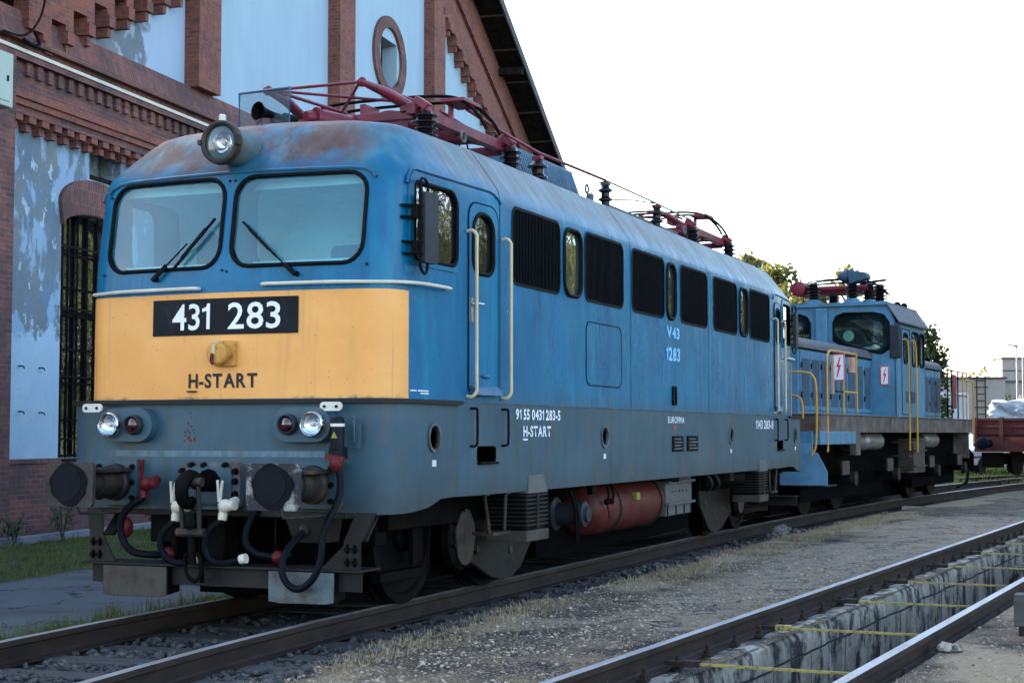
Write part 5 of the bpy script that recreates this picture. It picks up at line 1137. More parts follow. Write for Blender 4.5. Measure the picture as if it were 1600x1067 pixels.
MB().box(1.9, 2.5, 21.6, 21.9, -.12, -.05).build('timber_plank', 'pit', None, bevel=.01, label='pale plank lying on the ground near the far locomotive', cat='plank')
ts = empty('timber_stop', 'dark timber post with an iron foot at the right edge of the photo', 'post', (5.72, 2.27, -.12)); MB().box(-.09, .12, -.1, .1, .06, .30).build('beam', 'timber', ts, bevel=.01); MB().box(-.06, .08, -.08, .08, -.02, .06).build('foot', 'rail_side', ts, bevel=.006)

# ============================================================ brick and plaster engine shed
def brick_mat(name, bw, rh, dark=0):
    t = NT(name); cmb = t.new('ShaderNodeCombineXYZ'); t.l.new(t.math('ADD', t.axis(0), t.axis(1)), cmb.inputs[0]); t.l.new(t.axis(2), cmb.inputs[1])
    br = t.new('ShaderNodeTexBrick'); t.l.new(cmb.outputs[0], br.inputs['Vector']); br.inputs['Scale'].default_value = 1; br.inputs['Brick Width'].default_value = bw; br.inputs['Row Height'].default_value = rh; br.inputs['Mortar Size'].default_value = .006; br.inputs['Mortar Smooth'].default_value = .2; br.inputs['Bias'].default_value = -.1
    br.inputs['Color1'].default_value = (.235, .070, .045, 1); br.inputs['Color2'].default_value = (.085, .035, .036, 1); br.inputs['Mortar'].default_value = (.20, .165, .14, 1)
    c = t.mix(t.ramp(t.noise(1.3, 5), .35, .7), br.outputs['Color'], (.05, .035, .035), 'MULTIPLY') if False else br.outputs['Color']
    c = t.mix(t.math('MULTIPLY', t.ramp(t.noise(1.1, 6, (1, 1, 1.6)), .42, .64), .72), c, (.05, .032, .036)); c = t.mix(t.math('MULTIPLY', t.ramp(t.noise(3, 7), .58, .75), .5), c, (.19, .15, .13))
    c = t.mix(t.ramp(t.noise(9, 4), .35, .75), c, (.32, .092, .05)) if dark == 2 else c
    c = t.mix(t.math('MULTIPLY', t.ramp(t.noise(24, 4), .4, .8), .45), c, (.03, .02, .02)); t.setc(c); t.setr(.85)
    t.bump(t.math('SUBTRACT', t.math('MULTIPLY', t.noise(40, 4), .35), br.outputs['Fac']), .8, .012); M[name] = t.m
brick_mat('brick', .255, .077); brick_mat('brick_upright', .077, .255); brick_mat('brick_red', .255, .077, 2)
def plaster():  # blue of the skylight is put into the white-grey plaster colour
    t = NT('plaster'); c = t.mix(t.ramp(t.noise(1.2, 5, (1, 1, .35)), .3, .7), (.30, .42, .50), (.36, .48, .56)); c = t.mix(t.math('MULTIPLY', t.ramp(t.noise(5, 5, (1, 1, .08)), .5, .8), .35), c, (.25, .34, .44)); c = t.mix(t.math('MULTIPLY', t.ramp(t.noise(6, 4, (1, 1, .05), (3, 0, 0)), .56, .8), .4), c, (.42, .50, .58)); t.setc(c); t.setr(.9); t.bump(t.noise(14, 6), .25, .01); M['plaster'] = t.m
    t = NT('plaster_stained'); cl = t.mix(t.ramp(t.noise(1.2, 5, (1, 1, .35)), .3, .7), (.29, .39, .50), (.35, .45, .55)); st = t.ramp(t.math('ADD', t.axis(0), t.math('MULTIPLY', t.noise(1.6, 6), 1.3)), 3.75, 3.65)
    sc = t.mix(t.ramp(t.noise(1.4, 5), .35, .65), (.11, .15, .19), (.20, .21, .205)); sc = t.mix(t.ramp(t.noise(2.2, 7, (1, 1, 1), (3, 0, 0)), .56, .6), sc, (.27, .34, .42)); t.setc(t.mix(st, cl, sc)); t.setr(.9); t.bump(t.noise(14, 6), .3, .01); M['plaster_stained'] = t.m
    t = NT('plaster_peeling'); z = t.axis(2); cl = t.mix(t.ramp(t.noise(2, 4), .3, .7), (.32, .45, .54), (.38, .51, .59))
    up = t.ramp(t.math('ADD', z, t.math('MULTIPLY', t.math('SUBTRACT', t.noise(2.2, 6), .5), 1.6)), 2.9, 2.98)
    bare = t.mix(t.ramp(t.noise(1.5, 5), .35, .65), (.105, .155, .20), (.175, .195, .20)); bare = t.mix(t.ramp(t.noise(2.6, 6, (1, 1, .8), (5, 2, 0)), .5, .62), bare, (.13, .19, .25))
    fl = t.ramp(t.noise(1.9, 8, (1, 1, .55), (2, 1, 4), .62, .6), .525, .575); pe = t.mix(fl, bare, (.24, .35, .47)); pe = t.mix(t.ramp(t.noise(4, 7, (1, 1, .6), (9, 1, 4)), .60, .62), pe, (.36, .45, .53))
    c = t.mix(up, cl, pe); c = t.mix(t.math('MULTIPLY', up, t.ramp(t.noise(7, 5), .66, .7)), c, (.22, .20, .16)); t.setc(c); t.setr(.9); t.bump(t.math('ADD', t.noise(14, 6), t.math('MULTIPLY', fl, .8)), .4, .015); M['plaster_peeling'] = t.m
plaster()
pm('soffit', (.014, .013, .013), .85, var=.5, bump=.4, streak=(.03, .026, .022), spec=.05); pm('pale_green', (.36, .43, .35), .5, var=.06); pm('kerb', (.20, .22, .25), .85, var=.25, bump=.4)
shed = empty('engine_shed', 'tall gabled engine shed of red brick with pale plaster panels', 'building', (-9.461, 9.799, 0), R(96.5218))
LS = lambda o0=0: (lambda u, v, t: Vector((u, t, v)))
fn = lambda u, v, t: Vector((u, t, v))
rect = lambda a, b_, c_, d_: [(a, c_), (b_, c_), (b_, d_), (a, d_)]
AP = 15.1
top = lambda s: 17.35 - .492 * abs(s - AP); low = lambda s: 14.64 - .468 * abs(s - AP)
win = [(.42, 1.0), (2.28, 1.0), (2.28, 4.72)] + [(1.35 + .93 * math.cos(R(a)), 4.72 + .24 * math.sin(R(a))) for a in range(15, 180, 15)] + [(.42, 4.72)]
upw = rect(1.24, 2.24, 5.57, 6.22); ringhole = rect(14.88, 16.05, 9.75, 11.30)
out_ = [(-14, -.5), (33.5, -.5), (33.5, top(33.5)), (AP, top(AP)), (-14, 3.0)]
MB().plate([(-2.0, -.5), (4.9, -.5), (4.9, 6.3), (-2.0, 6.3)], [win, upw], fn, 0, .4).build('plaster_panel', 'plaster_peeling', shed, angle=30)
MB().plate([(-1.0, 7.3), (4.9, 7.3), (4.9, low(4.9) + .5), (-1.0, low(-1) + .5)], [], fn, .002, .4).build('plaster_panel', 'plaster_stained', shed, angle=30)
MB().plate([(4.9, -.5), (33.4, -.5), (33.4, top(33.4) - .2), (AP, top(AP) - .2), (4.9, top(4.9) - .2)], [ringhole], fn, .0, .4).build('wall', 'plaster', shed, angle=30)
MB().box(-14, -2.5, .0, .4, -.5, 10.5).build('wall', 'brick', shed)  # unseen brick wall added on the left to shade the foreground
MB().box(1.0, 2.4, .42, .5, 5.4, 6.4).build('recess_back', 'plaster_peeling', shed)
MB().box(1.3, 1.42, .2, .41, 5.58, 6.2).build('recess_board', 'soffit', shed); MB().box(1.24, 2.24, .12, .17, 5.62, 5.69).build('recess_bar', 'soffit', shed)
# gable band: brick with stepped corbels along both rakes
P_ = [(-1.0, top(-1.0) - .01)]; bot = []
w_ = .63; s = -1.0
while s < 33.0:
    mid = s + w_ / 2; z = low(mid) + .28
    bot += [(s, z), (s + .40, z), (s + .40, z - .30), (s + w_ - .001, z - .30)]
    s += w_
band = [(-1.0, top(-1.0) - .01), (AP, top(AP) - .01), (s - .001, top(s) - .01)] + list(reversed(bot))
MB().plate(band, [], fn, -.26, .01).build('gable_band', 'brick_red', shed, angle=30)
m = MB(); mo = MB(); s = -1.0
while s < 33.0:
    z = low(s + w_ / 2) + .28; m.box(s + .40, s + w_ - .02, -.30, -.255, z - .30, z - .10); m.box(s + .45, s + w_ - .07, -.24, .0, z - .46, z - .295); s += w_
m.build('corbels', 'brick_red', shed)
for s0, s1 in ((-1.0, AP), (AP, 33.0)):
    for dz, th in ((1.28, .10), (1.40, .07)): mo.hexa([(s0, -.36, low(s0) + dz), (s0, -.24, low(s0) + dz), (s1, -.36, low(s1) + dz), (s1, -.24, low(s1) + dz), (s0, -.36, low(s0) + dz + th), (s0, -.24, low(s0) + dz + th), (s1, -.36, low(s1) + dz + th), (s1, -.24, low(s1) + dz + th)])
mo.build('rake_moulding', 'brick_red', shed)
# pilasters
for a, b_, z0, z1 in ((4.52, 5.42, 7.8, low(5.0) + .9), (11.45, 12.40, 7.8, low(12.) + .6), (18.2, 19.15, 7.8, low(18.7) + .6), (24.9, 25.8, 7.8, low(25.3) + .6)): MB().box(a, b_, -.30, .01, z0, z1).build('pilaster', 'brick_red', shed)
MB().box(-3.2, -1.46, -.36, .39, -.5, 7.0).build('pilaster', 'brick', shed)
# horizontal brick bands, string courses, dentils, white pipe
MB().box(-2.6, 33.0, -.22, .012, 6.20, 7.28).build('brick_band', 'brick', shed)
MB().hexa([(-2.7, -.24, 7.28), (33.0, -.24, 7.28), (-2.7, .01, 7.28), (33.0, .01, 7.28), (-2.7, -.12, 7.80), (33.0, -.12, 7.80), (-2.7, .01, 7.80), (33.0, .01, 7.80)]).build('sloping_course', 'brick_upright', shed)
m = MB(); m.box(-2.7, 33.0, -.31, -.2, 6.42, 6.54); m.box(-2.7, 33.0, -.27, -.2, 6.32, 6.42); m.build('string_course', 'brick_red', shed)
m = MB(); m.box(-2.7, 33.0, -.34, -.21, 6.99, 7.07); m.box(-2.7, 33.0, -.36, -.22, 7.26, 7.34); m.build('string_course', 'brick', shed)
MB().box(-2.7, 33.0, -.25, -.2, 7.07, 7.26).build('upright_course', 'brick_upright', shed)
MB().box(-2.7, 14, -.35, -.30, 7.085, 7.145).build('pipe', 'cream_white', shed, bevel=.01, label='white pipe along the brick cornice')
m = MB()
for i in range(60): s = -1.05 + i * .293; m.box(s, s + .14, -.28, -.21, 6.78, 6.98)
m.build('dentils', 'brick', shed)
m = MB()
for i in range(47): s = -1.22 + i * .36; m.box(s, s + .19, -.21, .0, 6.10, 6.33); m.box(s + .03, s + .16, -.13, .0, 5.98, 6.105)
m.build('corbels', 'brick_red', shed)
# plinth, kerb, window
m = MB(); m.box(-1.5, .36, -.12, .01, -.5, .93); m.box(2.34, 33, -.12, .01, -.5, .93); m.box(.36, 2.34, -.12, .1, -.5, .93); m.build('plinth', 'brick', shed); MB().box(-1.5, 33, -.14, .01, .93, 1.0).build('plinth_course', 'brick_upright', shed)
arch = [(1.35 + .96 * math.cos(R(a)), 4.72 + .25 * math.sin(R(a))) for a in range(0, 181, 12)]; arch_t = [(1.35 + 1.04 * math.cos(R(a)), 5.08 + .46 * math.sin(R(a))) for a in range(180, -1, -12)]
MB().plate(arch + arch_t, [], fn, -.07, .012).build('brick_arch', 'brick_upright', shed)
MB().plate([(1.35 + .925 * math.cos(R(a)), 4.72 + .235 * math.sin(R(a))) for a in range(0, 181, 12)] + [(1.35 + .955 * math.cos(R(a)), 4.725 + .245 * math.sin(R(a))) for a in range(180, -1, -12)], [], fn, -.05, .014).build('arch_reveal', 'brick', shed)
wn = MB().box(.38, 2.32, .24, .26, .96, 5.0).build('window', 'dark_glass', shed)
m = MB()
for s_ in (.44, .80, 1.16, 1.52, 1.88, 2.24): m.box(s_ - .02, s_ + .02, .20, .27, .98, 5.0)
for z in (1.03, 1.6, 2.2, 2.75, 3.3, 3.75, 4.3): m.box(.42, 2.28, .205, .265, z - .02, z + .02)
m.box(.42, 2.28, .195, .27, 3.28, 3.38); m.build('glazing_bars', 'dark_steel', wn)
m = MB()
for s_ in (.47, .72, 1.0, 1.3, 1.6, 1.9, 2.2): m.tube([(s_, .05, 1.0), (s_, .05, 4.95)], .014, 6)
for z in (1.3, 2.3, 3.4, 4.4): m.box(.42, 2.28, .04, .06, z - .015, z + .015)
m.build('window_grille', 'dark_steel', wn)
MB().box(.3, 2.4, -.16, .25, .90, .985).build('window_sill', 'soffit', shed)
for s_, z in ((-.72, 2.41), (-.16, 2.40), (-.70, 1.72), (-.14, 1.71)): MB().tube(smooth([(s_, .0, z), (s_, -.07, z), (s_ + .0, -.10, z - .02), (s_, -.10, z - .04)], 3), .011, 6).build('wall_peg', 'dark_steel', shed)
MB().box(-6, 8, -.62, -.44, -.6, -.115).build('kerb', 'kerb', shed, bevel=.01)
# oval window with brick ring
rg_o = circ(15.45, 10.85, 1.17, 40, 1.04); rg_i = circ(15.45, 10.85, .80, 40, .76)
MB().plate(rg_o, [rg_i], fn, -.07, .01).build('window_ring', 'brick_upright', shed)
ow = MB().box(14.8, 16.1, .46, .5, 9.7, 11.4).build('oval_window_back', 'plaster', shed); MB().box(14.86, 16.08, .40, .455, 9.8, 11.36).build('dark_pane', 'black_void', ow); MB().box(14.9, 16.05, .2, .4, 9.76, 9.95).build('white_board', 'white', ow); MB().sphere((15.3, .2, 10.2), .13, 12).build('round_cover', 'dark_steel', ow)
# roof with dark boarded overhang and purlin ends
for s0, s1, nm in ((-15, AP, 'roof'), (AP, 36, 'roof')):
    a, b_ = top(s0), top(s1)
    rf = MB().hexa([(s0, -1.02, a), (s1, -1.02, b_), (s0, 26, a), (s1, 26, b_), (s0, -1.02, a + .22), (s1, -1.02, b_ + .22), (s0, 26, a + .22), (s1, 26, b_ + .22)]).build(nm, 'soffit', shed)
    MB().hexa([(s0, -1.07, a - .05), (s1, -1.07, b_ - .05), (s0, -1.02, a - .05), (s1, -1.02, b_ - .05), (s0, -1.07, a + .26), (s1, -1.07, b_ + .26), (s0, -1.02, a + .26), (s1, -1.02, b_ + .26)]).build('bargeboard', 'timber', rf)
for s_ in (4, 9, 21, 24.6, 29.3): MB().box(s_ - .12, s_ + .12, -1.0, .0, top(s_) - .30, top(s_) - .08).build('purlin', 'soffit', shed)
for i in range(14):
    s0 = AP + .4 + i * 1.4
    if s0 < 34: MB().hexa([(s0, -1.01, top(s0) - .02), (s0 + .05, -1.01, top(s0 + .05) - .02), (s0, -.2, top(s0) - .02), (s0 + .05, -.2, top(s0 + .05) - .02), (s0, -1.01, top(s0) + .01), (s0 + .05, -1.01, top(s0 + .05) + .01), (s0, -.2, top(s0) + .01), (s0 + .05, -.2, top(s0 + .05) + .01)]).build('roof_batten', 'timber', shed)
MB().box(-7, 33.3, 24, 24.3, -.5, 8).build('rear_wall', 'brick', shed); MB().box(33.5, 62, .3, 10, -.5, 7.3).build('sun_block_wing', 'plaster', shed)  # low wing is an unseen block added to keep the sun off
# pale green cabinet and cable on the corner
cb = empty('cabinet', 'pale green metal cabinet on the corner of the brick engine shed', 'cabinet', (-9.461, 9.799, 0), R(96.5218))
cd = MB().box(-3.2, -2.20, -.80, -.365, 6.02, 6.80).build('case', 'pale_green', cb, bevel=.015); MB().box(-3.1, -2.3, -.815, -.80, 6.1, 6.72).build('door', 'pale_green', cb); MB().box(-2.38, -2.35, -.83, -.81, 6.38, 6.46).build('latch', 'dark_steel', cb)
wc = MB().tube(smooth([(-1.9, -.42, 7.25), (-1.4, -.45, 7.30), (-1.1, -.5, 7.6), (-.95, -.5, 8.0), (-.9, -.4, 8.4)], 6), .018, 6); wc.tube(smooth([(-1.3, -.36, 7.28), (-1.15, -.45, 7.2), (-1.0, -.45, 7.25), (-.98, -.36, 7.45)], 4), .03, 6)
w2 = wc.build('wall_cable', 'rubber', None, label='black cable and iron hook on the brick wall above the cabinet', cat='cable'); w2.location = (-9.461, 9.799, 0); w2.rotation_euler = (0, 0, R(96.5218))
# ============================================================ second locomotive: blue centre-cab shunter
pm('shunter_blue', (.065, .185, .285), .42, var=.2, dirt=(.10, .11, .11), ds=2.5, dlo=.55, dhi=.72, streak=(.05, .11, .17), bump=.1)
pm('shunter_dark', (.03, .075, .125), .5, var=.3, dirt=(.04, .045, .05))
pm('red_drum', (.20, .016, .024), .45, var=.3, dirt=(.10, .02, .02))
pm('shunter_roof', (.08, .085, .10), .6, var=.25, dirt=(.16, .12, .10), ds=3)
pm('beam_rust', (.12, .11, .105), .6, var=.3, dirt=(.06, .035, .022), ds=3, dlo=.42, dhi=.62, streak=(.045, .03, .022), bump=.2)
pm('rail_yellow', (.50, .25, .035), .45, var=.2, dirt=(.16, .08, .03), ds=12, dlo=.6, dhi=.72)
pm('pink_post', (.42, .24, .18), .5, var=.2)
pm('sign_white', (.75, .73, .75), .45, var=.05); pm('sign_red', (.55, .03, .03), .45)
pm('air_reservoir', (.18, .175, .17), .35, metal=.4, var=.3, dirt=(.08, .06, .05))
pm('step_blue', (.10, .22, .34), .5, var=.2, dirt=(.10, .11, .12), ds=30, dlo=.62, dhi=.7)
TH = -math.atan(2 * .00296 * 13.2)
sh = empty('shunting_locomotive', 'lighter blue shunting locomotive with centre cab and yellow handrails, coupled behind', 'locomotive', (.5158, 22.2, 0), TH)
CF, CB = -.98, 1.62                               # cab front / rear (local y)
CW = 1.47
def arc_prof(w, z0, z1, r, n=6): return [(-w, z0)] + [(-w + r - r * math.cos(R(90 * i / n)), z1 - r + r * math.sin(R(90 * i / n))) for i in range(n + 1)] + [(w - r + r * math.sin(R(90 * i / n)), z1 - r + r * math.cos(R(90 * i / n))) for i in range(n + 1)] + [(w, z0)]
XZ = lambda u, v, t: Vector((u, t, v))
YZ = lambda x: (lambda u, v, t: Vector((x + t, u, v)))
# frame
fr = MB(); fr.box(-1.5, 1.5, -6.55, 6.55, 1.40, 1.70); fr.box(-1.52, 1.52, -6.57, 6.57, 1.69, 1.715); fr.build('main_frame', 'beam_rust', sh, bevel=.006)
MB().box(-.62, .62, -6.4, 6.4, .06, .9).build('wheel_gap_shade_fill', 'black_void', sh); MB().box(-1.1, 1.1, -6.3, 6.3, .45, 1.4).build('underframe_shade_fill', 'black_void', sh)  # black fill added to close gaps of light in the undercarriage
MB().box(1.0, 1.51, -6.5, -4.25, 1.20, 1.42).build('battery_box', 'shunter_blue', sh, bevel=.01)
# hoods
for y0, y1, nd in ((-5.95, CF, 8), (CB, 5.55, 6)):
    hd = MB().plate(arc_prof(.97, 1.71, 3.02, .22), [], XZ, y0, y1).build('hood', 'shunter_blue', sh, angle=30)
    MB().plate([(a * 1.012, b_ + .004) for a, b_ in arc_prof(1.0, 2.84, 3.03, .19)], [], XZ, y0 - .04, y1 - .005 if y0 < 0 else y1 + .04).build('hood_roof', 'shunter_roof', hd, angle=30)
    wd = (y1 - y0 - .15) / nd
    for s_ in (1, -1):
        for i in range(nd):
            a = y0 + .1 + i * wd; dr = MB().box(s_ * .98 - .012, s_ * .98 + .012, a + .015, a + wd - .015, 1.78, 2.80).build('hood_door', 'shunter_blue', hd, bevel=.006)
            MB().box(s_ * .995 - .006, s_ * .995 + .004, a + .07, a + wd - .07, 1.86, 2.66).build('louvre', 'shunter_dark', dr)
            m = MB()
            for z in (2.0, 2.5): m.box(s_ * 1.0 - .012, s_ * 1.0 + .012, a + .02, a + .05, z, z + .09)
            m.build('hinges', 'dark_steel', dr)
    MB().tube([(.99, y0, 2.83), (.99, y1, 2.83)], .014, 6).build('drip_rail', 'dark_steel', hd)
    ye = y0 - .001 if y0 < 0 else y1 + .001
    MB().plate(rrect(-.32, .32, 2.0, 2.75, .05), [], XZ, min(ye, ye - .02 if y0 < 0 else ye), max(ye, ye + .02 if y0 > 0 else ye)).build('hood_grille', 'shunter_dark', hd)
# cab: front and rear walls with big panes, side walls, roof with sloped shoulders
cabz = 3.93
face = [(-CW, 1.71), (CW, 1.71), (CW, 3.56), (1.29, cabz), (-1.29, cabz), (-CW, 3.56)]
def pane_r(sg): return [(sg * a, b_) for a, b_ in [(.24, 3.22), (.95, 2.99), (1.20, 2.95), (1.33, 3.04), (1.36, 3.2), (1.34, 3.55), (1.24, 3.70), (1.05, 3.75), (.45, 3.76), (.30, 3.70), (.24, 3.58)]]
for y, d in ((CF, 1), (CB, -1)):
    fw = MB().plate(face, [pane_r(1), pane_r(-1)], XZ, min(y, y + d * .05), max(y, y + d * .05)).build('cab_end_wall', 'shunter_blue', sh, angle=30)
    for sg in (1, -1):
        o_ = pane_r(sg); wn_ = MB().tube([(a, y - d * .006, b_) for a, b_ in densify(o_)], .022, 6, closed=True).build('cab_window_seal', 'rubber', fw)
        MB().plate(o_, [], XZ, min(y + d * .02, y + d * .026), max(y + d * .02, y + d * .026)).build('cab_window', 'cab_glass', wn_, angle=None)
    if d == 1:
        MB().box(-.09, .14, y - .14, y + .0, 3.02, 3.86).build('centre_post', 'shunter_blue', fw, bevel=.015)
        wp = MB().bar((1.0, y - .04, 2.93), (.30, y - .05, 3.17), .02, .02); wp.bar((1.25, y - .05, 3.18), (.75, y - .05, 3.07), .015, .02); wp.build('wiper', 'rubber', fw)
        MB().box(1.36, 1.56, y - .05, y + .1, 2.85, 3.5).build('mirror', 'mirror_grey', fw, bevel=.02)
sdoor = rrect(-.34, .02, 2.78, 3.38, .12); sw = rrect(.42, 1.0, 2.75, 3.44, .09); sw2 = rrect(1.12, 1.50, 2.75, 3.44, .09)
for s_ in (1, -1):
    sw_ = MB().plate([(CF, 1.71), (CB, 1.71), (CB, 3.57), (CF, 3.57)], [sdoor, sw, sw2], YZ(s_ * CW), -.03, .0).build('cab_side', 'shunter_blue', sh, angle=30)
    for o_, mt in ((sdoor, 'ripple_glass'), (sw, 'ripple_glass'), (sw2, 'clear_glass')):
        wq = MB().tube([(s_ * (CW + .004), a, b_) for a, b_ in densify(o_)], .018, 6, closed=True).build('side_window_seal', 'rubber', sw_); MB().plate(o_, [], YZ(s_ * (CW - .02)), -.003, .003).build('side_window', mt, wq, angle=None)
    MB().tube([(s_ * (CW + .003), a, b_) for a, b_ in densify(rrect(-.50, .22, 1.76, 3.46, .06))], .008, 5, closed=True).build('door_seal', 'rubber', sw_)
    m = MB()
    for y in (-.12, .30, .48): m.box(s_ * CW - .01, s_ * CW + .02, y, y + .14, 2.0, 2.22)
    m.build('vents', 'shunter_dark', sw_)
rf = MB(); rf.hexa([(1.29, CF - .06, cabz), (1.30, CF - .06, cabz + .03), (1.29, CB + .06, cabz), (1.30, CB + .06, cabz + .03), (1.55, CF - .06, 3.54), (1.56, CF - .06, 3.57), (1.55, CB + .06, 3.54), (1.56, CB + .06, 3.57)])
rf.hexa([(-1.29, CF - .06, cabz), (-1.30, CF - .06, cabz + .03), (-1.29, CB + .06, cabz), (-1.30, CB + .06, cabz + .03), (-1.55, CF - .06, 3.54), (-1.56, CF - .06, 3.57), (-1.55, CB + .06, 3.54), (-1.56, CB + .06, 3.57)])
rf.box(-1.31, 1.31, CF - .06, CB + .06, cabz - .01, cabz + .04); rf = rf.build('cab_roof', 'shunter_roof', sh, bevel=.006)
MB().box(-1.31, 1.31, CF - .075, CF - .06, cabz - .03, cabz + .04).build('roof_edge', 'shunter_blue', rf)
MB().box(-1.25, 1.25, CF + .08, CB - .08, 3.52, 3.9).build('cab_ceiling', 'black_void', sh); m = MB().box(-1.3, 1.3, CF + .1, CB - .1, 1.72, 2.75); m.build('cab_desk', 'interior_dark', sh); m = MB().box(-.3, .3, .1, .5, 2.7, 3.8); m.build('control_column', 'black_void', sh)
MB().lathe([(0, .11), (.01, .11)], (.45, CF + .35, 3.33), (0, -1, 0), 20).build('white_disc', 'sign_white', sh)
for sx in (.5,): MB().box(.0, 1.0, .3, .5, 2.75, 3.5).build('seat', 'black_void', sh)
# warning signs with a red bolt
def bolt_sign(u0, u1, z0, z1, y, par):
    sg = MB().plate(rrect(u0, u1, z0, z1, .01), [], XZ, y - .012, y).build('warning_sign', 'sign_white', par)
    w_, h_ = u1 - u0, z1 - z0; P_ = [(.62, .88), (.34, .50), (.52, .52), (.36, .16), (.42, .12), (.72, .60), (.52, .58), (.70, .88)]
    MB().plate([(u0 + a * w_, z0 + b_ * h_) for a, b_ in P_], [], XZ, y - .016, y - .010).build('bolt_symbol', 'sign_red', sg)
    m = MB()
    for a in (0, 1):
        m.box(u0 + .006, u1 - .006, y - .0145, y - .011, (z0 if a == 0 else z1 - .018), (z0 + .018 if a == 0 else z1)); m.box((u0 if a == 0 else u1 - .018), (u0 + .018 if a == 0 else u1), y - .0142, y - .011, z0 + .006, z1 - .006)
    m.build('sign_border', 'sign_red', sg)
bolt_sign(1.16, 1.33, 2.33, 2.70, CF, sh)
# pantograph on porcelain insulators
pgs = MB().tube([(-.6, -.25, 4.33), (.75, -.25, 4.33)], .055, 10); pgs.tube([(-.6, .7, 4.33), (.75, .7, 4.33)], .05, 10); pgs.box(-.55, .8, -.05, .5, 4.24, 4.30)
pgs.lathe([(0, .12), (.02, .15), (.05, .155), (.30, .155), (.32, .10)], (-.60, -.62, 4.32), (.1, 1, 0), 20); pgs = pgs.build('pantograph', 'red_drum', sh)
for x, y in ((-.28, -.55), (.52, -.55), (.74, -.1), (.85, .35), (.52, .95), (-.28, .95)):
    b0 = MB().lathe([(0, .22), (.05, .21), (.09, .14), (.12, .13)], (x, y, 3.96), (0, 0, 1), 18).build('insulator_base', 'shunter_blue', pgs)
    insulator(pgs, x, y, 4.07, .36, .15, n=5)
m = MB()
for dy in (-.12, .12): m.tube(smooth([(-.8, .1 + dy, 4.28), (-.65, .1 + dy, 4.42), (-.4, .1 + dy, 4.52), (.4, .1 + dy, 4.54), (.8, .1 + dy, 4.44), (1.1, .1 + dy, 4.18)], 5), .014, 6)
m.tube([(-.8, -.3, 4.40), (.7, -.2, 4.46)], .02, 8); m.tube([(-.8, .6, 4.40), (.7, .5, 4.46)], .02, 8); m.bar((.6, -.2, 4.42), (1.0, .2, 4.50), .08, .05); m.build('collector_head', 'dark_steel', pgs)
m = MB(); m.sphere((.40, -.58, 4.53), .14, 12, (1.2, 1, .85)); m.hexa([(.50, -.75, 4.36), (.88, -.75, 4.46), (.50, -.45, 4.36), (.88, -.45, 4.46), (.45, -.75, 4.66), (.85, -.75, 4.58), (.45, -.45, 4.66), (.85, -.45, 4.58)]); m.build('bus_housing', 'shunter_dark', sh, bevel=.02)
m = MB()
for x, y in ((1.05, 1.0), (1.1, 1.4)): m.sphere((x, y, 4.04), .08, 10); m.tube([(x, y, 3.9), (x, y, 4.04)], .05, 8)
m.tube([(1.0, .3, 3.95), (1.0, .3, 4.35)], .01, 5); m.build('roof_horn', 'dark_steel', sh)
